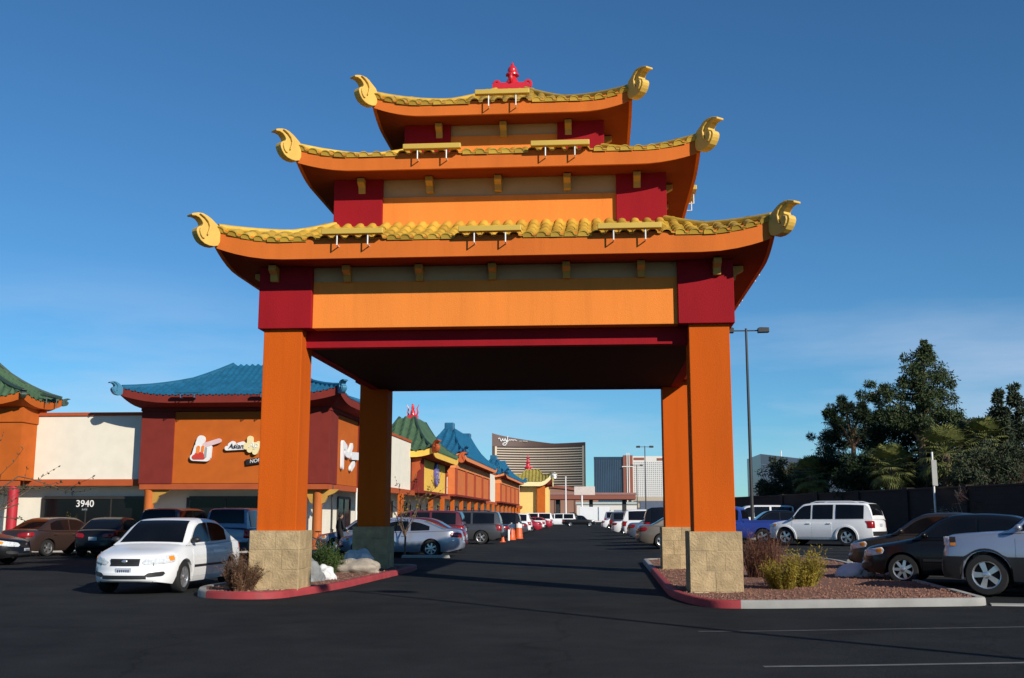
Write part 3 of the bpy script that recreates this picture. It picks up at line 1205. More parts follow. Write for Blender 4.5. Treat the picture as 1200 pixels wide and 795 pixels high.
def window(t, axis, fixed, a0, a1, z0, z1, mull=(), trans=(), inward=1):
    """Shop window as a part: frame with mullions, panes as sub-parts. axis 'x': faces -Y, 'y': faces +X."""
    f = MB()
    w = 0.06
    def b(p0, p1, q0, q1, d0, d1):
        if axis == 'x':
            f.box(p0, p1, fixed + d0, fixed + d1, q0, q1)
        else:
            f.box(fixed - d1, fixed - d0, p0, p1, q0, q1)
    b(a0 - w, a0 + w, z0, z1, -0.05, 0.1)
    b(a1 - w, a1 + w, z0, z1, -0.05, 0.1)
    b(a0 + w, a1 - w, z1 - w, z1 + w, -0.05, 0.1)
    b(a0 + w, a1 - w, z0 - w, z0 + w, -0.05, 0.1)
    for x in mull:
        b(x - 0.03, x + 0.03, z0 + w, z1 - w, -0.045, 0.09)
    fr = wpart(f, 'window', M_FRAME, t, fix=False)
    xs_ = [a0 + w] + list(mull) + [a1 - w]
    for p, q in zip(xs_, xs_[1:]):
        p2, q2 = p + 0.03, q - 0.03
        if axis == 'x':
            g = MB().box(p2, q2, fixed - 0.012, fixed + 0.02, z0 + w, z1 - w)
        else:
            g = MB().box(fixed - 0.02, fixed + 0.012, p2, q2, z0 + w, z1 - w)
        wpart(g, 'pane', M_SHOPGLASS, fr, fix=False)
    return fr


M_WALK = mat('pale_sidewalk', (0.42, 0.39, 0.34), 0.9, var=0.12, vscale=1.5, bump=0.3, dirt=0.3)
structure(MB().box(-60, -10.7, 45.05, 47.3, -0.05, 0.13).build('sidewalk', M_WALK, bevel=0.02))
structure(MB().box(-12.75, -10.7, 47.302, 172, -0.05, 0.13).build('sidewalk', M_WALK, bevel=0.02))

# --- cream shop block that everything else is set into
shop = thing('shop_block', 'long cream stuccoed shop block with orange red coping and recessed windows', 'shop building', (-22, 47, 0))
wbox('wall', M_CREAM, shop, -60, -12.7, 47.25, 62, 0, 5.4)
wbox('wall', M_CREAM, shop, -30, -12.7, 62.003, 172, 0, 5.4)
wbox('parapet', M_CREAM, shop, -60, -19.86, 46.6, 47.24, 3.12, 5.93)
wbox('coping', M_COPING, shop, -60, -19.86, 46.52, 47.3, 5.93, 6.07)
wbox('canopy_beam', M_COPING, shop, -60, -19.86, 46.5, 46.8, 2.83, 3.115)
wbox('canopy_ceiling', M_TAN, shop, -60, -19.86, 46.8, 47.24, 2.95, 3.115)
for y0, y1, ztop in ((53.6, 66.4, 6.0), (77.6, 83.0, 6.15), (109.6, 121.8, 6.1), (150.6, 160, 6.1)):
    wbox('parapet', M_CREAM, shop, -12.7, -11.5, y0, y1, 3.1, ztop)
    wbox('coping', M_COPING, shop, -12.72, -11.44, y0 - 0.02, y1 + 0.02, ztop, ztop + 0.14)
wbox('canopy_beam', M_COPING, shop, -11.6, -11.3, 53.25, 165, 2.8, 3.09)
wbox('canopy_ceiling', M_TAN, shop, -12.69, -11.6, 53.25, 165, 2.96, 3.095)
w1 = window(shop, 'x', 47.22, -24.75, -20.0, 0.5, 2.33, (-22.75, -21.6))
for y0 in (52.6, 57.2, 60.4):
    window(shop, 'y', -12.67, y0, y0 + (2.6 if y0 < 55 else 1.3), 0.7, 2.42, (y0 + 1.3,) if y0 < 55 else ())
for y in (65.2, 69.6, 71.8, 76.0, 80.5, 86.0, 91.4, 97.0, 103.0, 109.0, 115.0):
    window(shop, 'y', -12.67, y, y + 1.5, 0.6, 2.35)
ys_cols = [62.0] + [73.3 + 5.5 * i for i in range(16)]
for y in ys_cols:
    wbox('arcade_pillar', M_ORANGEWALL, shop, -11.42, -11.14, y - 0.25, y + 0.25, 0.13, 2.8, bevel=0.015)
for y, x in ((46.9, -11.55), (51.7, -11.55)):
    wpart(MB().tube([(x, y, 0.13), (x, y, 2.85)], 0.045, 8), 'downspout', M_WHITEMETAL if y > 50 else M_FRAME, shop, smooth=50)

num = text_mesh('3940', 0.42, 0.006, bold=0.003)
o = link('house_number', num, M_SIGNWHITE)
o.location = (-22.80, 47.178, 2.05)
tag(o, 'white numerals 3940 on the dark shop window', 'number')
o = link('window_lettering', text_mesh('SUITE', 0.10, 0.004), M_PLATE)
o.location = (-22.80, 47.178, 1.80)
tag(o, 'small pale lettering under the white 3940 numerals', 'lettering')

# --- tower with the blue roof
bt = thing('blue_roof_tower', 'orange corner shop tower with wide blue tiled roof just behind the left gate pillar', 'shop tower', (-15.7, 49.6, 0))
wbox('wall', M_ORANGEWALL, bt, -19.82, -11.58, 46.07, 53.15, 2.92, 6.02)
for x0, x1, y0, y1 in ((-19.9, -18.42, 46.0, 46.9), (-12.9, -11.5, 46.0, 47.48), (-12.6, -11.5, 51.8, 53.25)):
    wbox('pilaster', M_BROWNRED, bt, x0, x1, y0, y1, 2.90, 6.05, bevel=0.01)
wbox('cornice', M_BROWNRED, bt, -19.93, -11.47, 45.97, 53.28, 6.052, 6.2)
wbox('canopy_beam', M_COPING, bt, -19.86, -11.54, 46.04, 46.34, 2.66, 2.90)
wbox('canopy_beam', M_COPING, bt, -11.84, -11.54, 46.345, 53.2, 2.66, 2.90)
wbox('canopy_ceiling', M_TAN, bt, -19.86, -11.85, 46.34, 47.24, 2.80, 2.918)
RB = Roof(4.82, 4.5, 1.2, 0.6, 6.62, 8.45, 0.34, 2.2, 0.45)
hip_roof(bt, -15.7, 49.6, RB, 6.32, 4.22, 3.62, 6.2, M_BLUETILE, M_BROWNRED, M_BROWNRED, M_BLUETILE, tw=0.27, mscroll=M_BLUEPAINT, size=0.95, course=0.36)
for x, y in ((-19.5, 46.3), (-12.06, 46.42)):
    wpart(MB().lathe([(0.25, 0.13), (0.25, 0.25), (0.215, 0.28), (0.205, 2.55), (0.24, 2.62), (0.24, 2.68)], 18, Matrix.Translation((x, y, 0))), 'column', M_ORCOL, bt, smooth=40)
    for d in (1, -1):
        if (x < -15 and d < 0):
            continue
        pr = [(0.16, 2.66), (0.95, 2.66), (0.75, 2.5), (0.45, 2.38), (0.32, 2.1), (0.16, 2.02)]
        wpart(MB().prism([(d * a, b) for a, b in pr], -0.09, 0.09, Matrix.Translation((x, y, 0))), 'bracket', M_CORBEL, bt, bevel=0.01)
pr = [(0.22, 2.66), (1.2, 2.66), (0.9, 2.5), (0.5, 2.36), (0.34, 2.05), (0.22, 2.0)]
wpart(MB().prism(pr, -0.09, 0.09, Matrix.Translation((-12.06, 46.42, 0)) @ Matrix.Rotation(pi / 2, 4, 'Z')), 'bracket', M_CORBEL, bt, bevel=0.01)
for x in (-13.9, -17.4):
    wpart(MB().box(x - .55, x + .55, 44.62, 44.75, 6.70, 6.80).tube([(x - .3, 44.7, 6.72), (x - .3, 44.7, 6.5), (x - .3, 44.92, 6.5)], .02, 5).tube([(x + .3, 44.7, 6.72), (x + .3, 44.7, 6.5), (x + .3, 44.92, 6.5)], .02, 5),
          'light_bar', M_BLUETILE, bt, fix=False)
window(bt, 'x', 47.22, -18.1, -13.0, 0.5, 2.33, (-16.4, -14.7))
for x0, x1, z0, z1, c in ((-16.9, -16.35, 1.24, 1.6, M_PLATE), (-16.05, -15.72, 1.27, 1.55, M_SIGNWHITE), (-15.4, -14.98, 1.25, 1.58, M_PLATE), (-14.55, -14.2, 1.27, 1.55, M_SIGNWHITE)):
    o = MB().box(x0, x1, 47.165, 47.19, z0, z1).build('poster', c, fix=False)
    tag(o, {-16.9: 'pale grey notice in the dark tower window, the first from the orange column', -16.05: 'narrow white notice between two pale grey ones in the dark tower window',
            -15.4: 'pale grey notice in the dark tower window, nearest the front of the gate pillar', -14.55: 'white notice in the tower window, mostly hidden by the left gate pillar'}[x0], 'poster', 'notices in the tower window')

# --- signs on the tower front
def blob(points, r, n=14):
    """Outline of overlapping discs, used for contour-cut sign faces (returns a list of prisms)."""
    return [[(x + (r if not isinstance(rr, float) else rr) * cos(2 * pi * k / n), z + (r if not isinstance(rr, float) else rr) * sin(2 * pi * k / n)) for k in range(n)] for x, z, rr in points]


def contour(mb, segs, y0, y1):
    """Thick rounded strokes (x0,z0,x1,z1,r) as one solid sign face."""
    for i, (x0, z0, x1, z1, r) in enumerate(segs):
        a = atan2(z1 - z0, x1 - x0)
        P = []
        for k in range(9):
            t = a + pi / 2 + pi * k / 8
            P.append((x0 + r * cos(t), z0 + r * sin(t)))
        for k in range(9):
            t = a - pi / 2 + pi * k / 8
            P.append((x1 + r * cos(t), z1 + r * sin(t)))
        e = i * 0.0013
        mb.prism(P, y0 - e, y1)


SY = 46.07
M_SIGNRED = mat('sign_red', (0.62, 0.05, 0.03), 0.45)
M_SIGNORANGE = mat('sign_orange', (0.80, 0.22, 0.03), 0.45)
M_SIGNPINK = mat('sign_pink', (0.75, 0.52, 0.52), 0.5)
lg = thing('logo_sign', 'white outlined logo sign of a red pan and pink handle on the orange tower wall', 'shop sign', (-17.1, SY, 3.9))
b = MB()
contour(b, [(-17.47, 4.03, -16.88, 4.0, 0.15), (-16.80, 4.05, -16.78, 4.50, 0.11), (-17.42, 4.1, -17.32, 4.48, 0.13), (-17.3, 4.5, -16.85, 4.5, 0.11), (-17.22, 4.62, -17.16, 4.80, 0.18), (-17.2, 4.25, -16.95, 4.25, 0.22)], SY - 0.16, SY - 0.04)
wpart(b, 'sign_face', M_SIGNWHITE, lg, smooth=30)
b = MB()
contour(b, [(-16.98, 4.56, -16.36, 4.74, 0.10)], SY - 0.175, SY - 0.06)
wpart(b, 'handle', M_SIGNPINK, lg, smooth=30)
b = MB()
contour(b, [(-17.42, 4.04, -17.02, 4.04, 0.10), (-17.3, 4.12, -17.12, 4.14, 0.12)], SY - 0.185, SY - 0.1)
wpart(b, 'pan', M_SIGNRED, lg, smooth=30)
b = MB()
contour(b, [(-17.27, 4.26, -17.25, 4.46, 0.075), (-17.07, 4.28, -17.05, 4.48, 0.06)], SY - 0.19, SY - 0.1)
wpart(b, 'flame', M_SIGNORANGE, lg, smooth=30)
b = MB()
contour(b, [(-16.93, 4.06, -16.91, 4.42, 0.05)], SY - 0.187, SY - 0.1)
wpart(b, 'stripe', mat('sign_grey', (.35, .36, .36), .5), lg, smooth=30)

an = thing('name_sign', 'contour cut white and cream shop sign reading Asian on the orange tower front', 'shop sign', (-15.4, SY, 4.4))
b = MB()
contour(b, [(-16.0, 4.42, -15.2, 4.46, 0.10), (-15.85, 4.55, -15.75, 4.62, 0.11), (-15.5, 4.54, -15.3, 4.6, 0.11)], SY - 0.15, SY - 0.03)
wpart(b, 'sign_face', M_SIGNWHITE, an, smooth=30)
b = MB()
contour(b, [(-14.98, 4.35, -14.98, 4.82, 0.13), (-15.15, 4.5, -14.4, 4.56, 0.14), (-14.75, 4.25, -14.6, 4.6, 0.12)], SY - 0.17, SY - 0.05)
wpart(b, 'sign_face', M_SIGNCREAM, an, smooth=30)
for body, x, z, sz, m in (('Asian', -15.58, 4.50, 0.30, M_SIGNBLACK), ('Ap', -14.82, 4.55, 0.36, M_SIGNWHITE)):
    o = link('lettering', text_mesh(body, sz, 0.01, shear=0.2), m)
    o.data.transform(Matrix.Translation((x, SY - 0.185, z)))
    attach(o, an)
ns = thing('small_sign', 'small dark sign with white letters slanting below the cream shop sign', 'shop sign', (-14.8, SY, 3.84))
wpart(MB().box(-0.42, 0.42, SY - 0.12, SY - 0.02, -0.13, 0.13, Matrix.Translation((-14.74, 0, 3.86)) @ Matrix.Rotation(-0.14, 4, 'Y')), 'sign_face', M_SIGNBLACK, ns, bevel=0.02)
o = link('lettering', text_mesh('NOR', 0.22, 0.008, shear=0.2), M_SIGNWHITE)
o.data.transform(Matrix.Translation((-14.74, SY - 0.13, 3.87)) @ Matrix.Rotation(-0.14, 4, 'Y'))
attach(o, ns)

ss = thing('side_sign', 'white script shop sign on the tower side beside the dark rear gate pillar', 'shop sign', (-11.58, 49.5, 4.4))
MS = Matrix.Translation((-11.58, 48.0, 0)) @ Matrix.Rotation(pi / 2, 4, 'Z')
for segs, m, d in (([(0.35, 3.75, 0.35, 4.75, 0.16), (0.35, 4.75, 0.95, 4.6, 0.16), (0.8, 4.35, 1.3, 4.3, 0.14), (1.5, 4.3, 2.1, 4.75, 0.15), (2.1, 4.3, 3.4, 4.35, 0.18), (2.0, 3.7, 2.6, 3.95, 0.13)], M_SIGNWHITE, 0.1),):
    b = MB()
    for i, (x0, z0, x1, z1, r) in enumerate(segs):
        c = MB()
        contour(c, [(x0, z0, x1, z1, r)], -0.14 - i * 0.0015, -0.03)
        b.add([MS @ Vector(p) for p in c.v], c.f)
    wpart(b, 'sign_face', m, ss, smooth=30)

# --- tower with the green roof at the far left
gt = thing('green_roof_tower', 'orange shop tower with steep green roof cut by the left edge of the photo', 'shop tower', (-30, 46.5, 0))
wbox('wall', M_ORANGEWALL, gt, -36, -24.95, 45.25, 47.24, 3.05, 5.55)
wbox('wall_band', M_ORANGEWALL, gt, -36.06, -24.89, 45.19, 47.24, 5.553, 6.2)
wbox('canopy_beam', M_COPING, gt, -36, -25.0, 45.3, 45.6, 2.78, 3.045)
RG = Roof(6.3, 1.75, 3.0, 0.25, 6.5, 9.1, 0.3, 1.6, 0.5)
hip_roof(gt, -30.9, 46.3, RG, 6.22, 5.9, 1.1, 6.2, M_GREENTILE, M_ORANGEWALL, M_ORANGEWALL, M_GREENPAINT, tw=0.36, scrolls=(0, 1), mscroll=M_GREENPAINT, size=0.6)
wpart(MB().lathe([(0.22, 0.13), (0.22, 2.8)], 16, Matrix.Translation((-25.22, 45.5, 0))), 'column', M_REDCOL, gt, smooth=40)
wpart(MB().box(-24.60, -24.35, 46.0, 47.4, 6.78, 6.88).tube([(-24.4, 46.2, 6.8), (-24.4, 46.2, 6.4)], .03, 5).tube([(-24.4, 47.1, 6.8), (-24.4, 47.1, 6.4)], .03, 5), 'light_bar', M_GREENPAINT, gt, fix=False)

# --- towers along the driveway side
def crown(t, x, y, z, s):
    mb = MB().box(x - .35 * s, x + .35 * s, y - .35 * s, y + .35 * s, z - 0.1, z + .3 * s)
    mb.lathe([(.2 * s, z + .3 * s), (.16 * s, z + .6 * s), (.09 * s, z + .7 * s), (.13 * s, z + .8 * s), (.03 * s, z + 1.1 * s)], 10, Matrix.Translation((x, y, 0)))
    for dx, dy in ((1, 0), (-1, 0), (0, 1), (0, -1)):
        mb.tube([(x + dx * .25 * s, y + dy * .25 * s, z + .25 * s), (x + dx * .36 * s, y + dy * .36 * s, z + .5 * s), (x + dx * .3 * s, y + dy * .3 * s, z + .75 * s), (x + dx * .42 * s, y + dy * .42 * s, z + 1.05 * s)], [.07 * s, .06 * s, .05 * s, .02 * s], 6)
    return wpart(mb, 'finial', M_FINIAL, t, smooth=40)


ft = thing('green_roof_pavilion', 'yellow shop front with steep green roof, red crown finial and purple round sign', 'shop tower', (-12.4, 72.2, 0))
wbox('wall', M_YELLOWWALL, ft, -12.69, -10.86, 66.95, 77.5, 3.1, 5.05)
for y0, y1 in ((66.9, 67.35), (77.1, 77.55)):
    wbox('pilaster', M_BROWNRED, ft, -11.6, -10.8, y0, y1, 3.05, 5.06, bevel=0.02)
wbox('ledge', M_BROWNRED, ft, -12.69, -10.7, 66.85, 77.6, 2.95, 3.10)
RF = Roof(2.35, 6.0, 0.5, 2.2, 5.45, 7.85, 0.25, 1.3, 0.6)
hip_roof(ft, -12.4, 72.2, RF, 5.12, 1.6, 5.3, 5.06, M_GREENTILE, M_YELLOWWALL, M_BROWNRED, M_GREENPAINT, tw=0.5, scrolls=(0, 1), mscroll=M_COPING, size=1.3)
crown(ft, -12.2, 71.0, 7.85, 0.95)
for y in (66.8, 77.7):
    pr = [(0, 5.3), (1.0, 5.5), (0.9, 5.0), (0.7, 4.75), (0.8, 4.4), (0.5, 4.2), (0.42, 3.9), (0.15, 3.7), (0, 3.6)]
    wpart(MB().prism([(-11.5 + a * (0.7 if y < 70 else 1.0), b) for a, b in pr], y - .12, y + .12), 'bracket', M_COPING, ft, bevel=0.02)
dk = thing('round_sign', 'purple round sign with pale lettering on the yellow shop front', 'shop sign', (-10.75, 72.35, 4.25))
M_PURPLE = mat('sign_purple', (0.13, 0.10, 0.32), 0.45, var=0.15)
MX = Matrix.Translation((-10.86, 72.35, 4.25)) @ Matrix.Rotation(pi / 2, 4, 'Y')
wpart(MB().lathe([(0.80, 0.02), (0.80, 0.14), (0.74, 0.17), (0.74, 0.15), (0.0, 0.15)], 28, MX), 'sign_face', M_PURPLE, dk, smooth=30)
b = MB()
for k in range(10):
    a = 2 * pi * k / 10
    b.box(-0.05, 0.05, -0.09, 0.09, 0.152, 0.166, MX @ Matrix.Rotation(a, 4, 'Z') @ Matrix.Translation((0.55, 0, 0)))
b.box(-0.22, -0.14, -0.28, 0.28, .152, .168, MX).box(0.0, 0.08, -0.3, 0.3, .152, .168, MX).box(-0.3, 0.3, -0.04, 0.04, .170, .176, MX)
wpart(b, 'lettering', mat('sign_lilac', (0.45, 0.40, 0.62), 0.5), dk, fix=False)

M_PANEL = mat('panel_stucco', (0.58, 0.16, 0.05), 0.9, var=0.08, spec=0.15)
M_PANELDARK = mat('panel_pilaster', (0.34, 0.065, 0.032), 0.9, var=0.08, spec=0.15)
for (y0, y1, y2, zt, ztop, b2, name, lab) in ((83.0, 109.6, 96.5, 6.05, 8.75, 6.0, 'blue_roof_front', 'salmon banded shop front with steep blue roof beyond the green roofed one'),
                                              (121.8, 150.6, 136, 6.0, 8.2, 6.5, 'blue_roof_front', 'farther salmon shop front with blue roof just before the yellow corner pavilion')):
    t = thing(name, lab, 'shop front', (-12.4, y2, 0))
    wbox('wall', M_PANEL, t, -12.69, -10.95, y0 + .05, y1 - .05, 3.2, 5.2)
    wbox('band', M_SALMON, t, -12.69, -10.86, y0 + .02, y1 - .02, 5.2, 5.78)
    n = 4
    for i in range(n + 1):
        y = lerp(y0 + 0.6, y1 - 0.6, i / n)
        wbox('pilaster', M_PANELDARK, t, -11.5, -10.84, y - .38, y + .38, 3.15, 5.197, bevel=0.02)
    wbox('ledge', M_BROWNRED, t, -12.69, -10.8, y0, y1, 3.05, 3.198)
    Rr = Roof(2.2, (y1 - y0) / 2 + .4, 0.35, b2, zt, ztop, 0.35, 2.0, 0.55)
    hip_roof(t, -12.4, y2, Rr, 5.8, 1.6, (y1 - y0) / 2, 5.78, M_BLUETILE, M_SALMON, M_BROWNRED, M_BLUETILE, tw=0.6, scrolls=(0, 1), mscroll=M_BLUETILE, size=1.1)
    for yy in (y2 - b2, y2 + b2):
        wpart(MB().box(-12.8, -12.0, yy - .35, yy + .35, ztop - .5, ztop + .55), 'ridge_post', M_BLUETILE, t, bevel=0.08)

M_YELLOWPALE = mat('pale_yellow_stucco', (0.82, 0.58, 0.20), 0.9, var=0.06, spec=0.15)
pv = thing('corner_pavilion', 'yellow and orange pavilion with red spire and white upswept eaves at the row end', 'pavilion', (-9.9, 165, 0))
wbox('wall', M_YELLOWPALE, pv, -12.69, -7.4, 163.5, 168, 0.13, 5.9)
wbox('pillar', M_ORANGEWALL, pv, -9.1, -7.9, 162.8, 164, 0.13, 6.1, bevel=0.03)
wbox('pillar', M_ORANGEWALL, pv, -12.69, -11.9, 162.8, 164, 0.13, 6.1, bevel=0.03)
M_OLIVETILE = mat('olive_tile', (0.30, 0.24, 0.05), 0.5, var=0.2)
RP = Roof(3.1, 3.0, 0.9, 0.7, 6.6, 8.5, 1.3, 1.9, 0.45)
hip_roof(pv, -9.9, 165.2, RP, 6.0, 2.4, 2.2, 6.0, M_OLIVETILE, M_SIGNCREAM, M_BROWNRED, M_OLIVETILE, tw=0.5, scrolls=(0, 1), mscroll=M_SIGNWHITE, size=1.2)
wpart(MB().lathe([(0.55, 8.4), (0.5, 8.8), (0.75, 8.85), (0.7, 9.0), (0.3, 9.1), (0.25, 9.5), (0.5, 9.6), (0.2, 9.75), (0.15, 10.2), (0.32, 10.3), (0.08, 10.45), (0.02, 11.0)], 12, Matrix.Translation((-10.6, 165.2, 0))), 'spire', M_FINIAL, pv, smooth=40)

# ------------------------------------------------------------------ vehicles
def paint(name, color, metal=0.0, rough=0.32, coat=0.5):
    return mat('paint_' + name, color, rough, metal=metal, var=0.03, vscale=1.5, coat=coat, dirt=0.12, dscale=1.2, dcol=tuple(c * 0.75 + 0.02 for c in color))


P_WHITE = paint('white', (0.80, 0.80, 0.80))
P_BLACK = paint('black', (0.006, 0.006, 0.007), 0, 0.3, 0.15)
MATS['paint_black'].node_tree.nodes['Principled BSDF'].inputs['Specular IOR Level'].default_value = 0.3
P_SILVER = paint('silver_blue', (0.36, 0.39, 0.47), 0.55, 0.3)
P_GREY = paint('dark_grey', (0.07, 0.072, 0.08), 0.4)
P_NAVY = paint('navy', (0.014, 0.018, 0.04), 0.2)
P_MAROON = paint('maroon', (0.12, 0.02, 0.03), 0.2)
P_BROWN_SHADED = paint('brown', (0.05, 0.03, 0.025), 0.3)  # brown darkened: the gate's shadow is put into the paint colour
P_TAN = paint('tan', (0.20, 0.165, 0.13), 0.4)
P_BLUE = paint('bright_blue', (0.03, 0.06, 0.30), 0.15)
P_OLIVE = paint('olive_brown', (0.13, 0.10, 0.06), 0.3)
P_RED = paint('red', (0.34, 0.012, 0.03), 0.1)
P_TAUPE = paint('taupe', (0.035, 0.029, 0.025), 0.3, 0.35, 0.2)
P_SKY = paint('sky_blue', (0.06, 0.22, 0.55), 0.1)
P_STEEL = paint('steel_blue', (0.16, 0.20, 0.27), 0.4)

# side profiles: fractions of length from the nose, heights in metres
KINDS_ = {
    'sedan': dict(L=4.55, W=1.72, H=1.46, wb=2.60, fo=0.92, r=0.315, clear=0.20,
                  top=[(0, .60), (.012, .70), (.05, .77), (.15, .85), (.27, .945), (.32, .95), (.6, .96), (.80, .985), (.86, 1.00), (.95, .985), (.985, .93), (1, .80)],
                  roof=[(.245, .93), (.30, 1.12), (.385, 1.38), (.44, 1.445), (.55, 1.46), (.66, 1.43), (.73, 1.34), (.80, 1.17), (.865, 1.0)],
                  ws=(.258, .40), rw=(.715, .852), side=[(.295, .52), (.535, .735)], ncorner=0.30, tcorner=0.16),
    'coupe': dict(L=4.75, W=1.80, H=1.42, wb=2.68, fo=0.95, r=0.325, clear=0.19,
                  top=[(0, .58), (.012, .67), (.06, .74), (.15, .82), (.28, .92), (.34, .93), (.6, .95), (.80, .985), (.9, 1.0), (.97, .975), (.99, .92), (1, .78)],
                  roof=[(.26, .90), (.32, 1.10), (.41, 1.34), (.47, 1.405), (.56, 1.42), (.66, 1.37), (.75, 1.24), (.83, 1.09), (.89, 1.0)],
                  ws=(.28, .425), rw=(.70, .865), side=[(.325, .58), (.60, .75)], ncorner=0.32, tcorner=0.2),
    'suv': dict(L=4.75, W=1.92, H=1.77, wb=2.70, fo=0.93, r=0.37, clear=0.26,
                top=[(0, .72), (.01, .84), (.04, .93), (.12, 1.0), (.22, 1.06), (.27, 1.08), (.6, 1.09), (.9, 1.10), (.985, 1.09), (1, 1.02)],
                roof=[(.215, 1.05), (.255, 1.22), (.325, 1.64), (.36, 1.74), (.5, 1.80), (.7, 1.80), (.90, 1.775), (.94, 1.745), (.965, 1.55), (.99, 1.10)],
                tumble=0.22,
                ws=(.235, .335), rw=(.945, .982), side=[(.265, .435), (.452, .64), (.665, .915)], ncorner=0.2, tcorner=0.08, bf=.16, br=.05),
    'jeep': dict(L=4.55, W=1.80, H=1.70, wb=2.69, fo=0.78, r=0.375, clear=0.28,
                 top=[(0, .84), (.006, 1.0), (.03, 1.06), (.12, 1.10), (.24, 1.14), (.29, 1.15), (.6, 1.13), (.9, 1.13), (.985, 1.12), (1, 1.02)],
                 roof=[(.235, 1.12), (.28, 1.25), (.355, 1.57), (.39, 1.65), (.5, 1.70), (.7, 1.70), (.9, 1.67), (.935, 1.63), (.965, 1.45), (.99, 1.12)],
                 ws=(.255, .362), rw=(.94, .98), side=[(.29, .455), (.475, .655), (.68, .91)], ncorner=0.10, tcorner=0.08, bf=.10),
    'van': dict(L=5.3, W=2.0, H=2.05, wb=3.3, fo=0.85, r=0.36, clear=0.26,
                top=[(0, .80), (.01, .92), (.05, 1.02), (.14, 1.15), (.18, 1.2), (.6, 1.2), (.99, 1.2), (1, 1.1)],
                roof=[(.12, 1.12), (.17, 1.4), (.235, 1.88), (.27, 2.0), (.5, 2.05), (.9, 2.04), (.97, 1.98), (.99, 1.6), (.998, 1.2)],
                ws=(.15, .245), rw=(.975, .993), side=[(.19, .32), (.35, .6), (.63, .93)], ncorner=0.2, tcorner=0.08),
    'pickup': dict(L=5.2, W=1.85, H=1.72, wb=3.15, fo=0.85, r=0.36, clear=0.30,
                   top=[(0, .78), (.006, .9), (.03, .97), (.12, 1.02), (.24, 1.07), (.3, 1.08), (.55, 1.08), (.585, 1.08), (.59, 1.03), (.99, 1.03), (1, .98)],
                   roof=[(.225, 1.05), (.27, 1.2), (.345, 1.58), (.385, 1.67), (.45, 1.72), (.53, 1.70), (.565, 1.55), (.585, 1.08)],
                   ws=(.245, .352), rw=(.565, .582), side=[(.28, .42), (.44, .55)], ncorner=0.15, tcorner=0.04),
}


def make_wheel(t, x, y, r, side, detail, rim_mat=None, spokes=5):
    w = 0.205
    MX = Matrix.Translation((x, y, r)) @ Matrix.Rotation(-side * pi / 2, 4, 'X')    # +Z of the lathe points outwards
    n = 24 if detail else 14
    prof = [(r * .60, -w / 2), (r * .92, -w / 2), (r * .985, -w / 2 + .03), (r, -w / 2 + .06), (r, w / 2 - .06), (r * .985, w / 2 - .03), (r * .93, w / 2), (r * .68, w / 2 + .004), (r * .655, w / 2 - .012)]
    wh = MB().lathe(prof, n, MX, caps=False).lathe([(r * .70, w / 2 - .09), (0.001, w / 2 - .09)], n, MX, caps=False).build('wheel', M_BLACK, t, smooth=50)
    mb = MB()
    mb.lathe([(r * .665, w / 2 - .014), (r * .66, w / 2 - .002), (r * .62, w / 2 - .008), (r * .60, w / 2 - 0.03), (r * .585, w / 2 - 0.085)], n, MX, caps=False)
    if detail:
        for k in range(spokes):
            a = 2 * pi * k / spokes
            R_ = MX @ Matrix.Rotation(a, 4, 'Z')
            hw, hi = r * (.19 if spokes == 5 else .12), r * .10
            mb.add([R_ @ Vector(p) for p in ((r * .12, -hi, w / 2 - .012), (r * .12, hi, w / 2 - .012), (r * .62, hw * .75, w / 2 - .018), (r * .62, -hw * .75, w / 2 - .018),
                                             (r * .12, -hi, w / 2 - .06), (r * .12, hi, w / 2 - .06), (r * .62, hw * .75, w / 2 - .06), (r * .62, -hw * .75, w / 2 - .06))],
                   [(0, 1, 2, 3), (4, 7, 6, 5), (0, 4, 5, 1), (1, 5, 6, 2), (2, 6, 7, 3), (3, 7, 4, 0)])
        mb.lathe([(r * .17, w / 2 - .05), (r * .17, w / 2 - .008), (r * .10, w / 2 + .002), (0.001, w / 2 + .003)], 12, MX, caps=False)
    else:
        for k in range(5):
            R_ = MX @ Matrix.Rotation(2 * pi * k / 5, 4, 'Z')
            mb.add([R_ @ Vector(p) for p in ((0, -r * .1, w / 2 - .02), (0, r * .1, w / 2 - .02), (r * .62, r * .15, w / 2 - .02), (r * .62, -r * .15, w / 2 - .02))], [(0, 1, 2, 3)])
    mb.build('rim', rim_mat or M_CHROME, wh, smooth=35)
    return wh


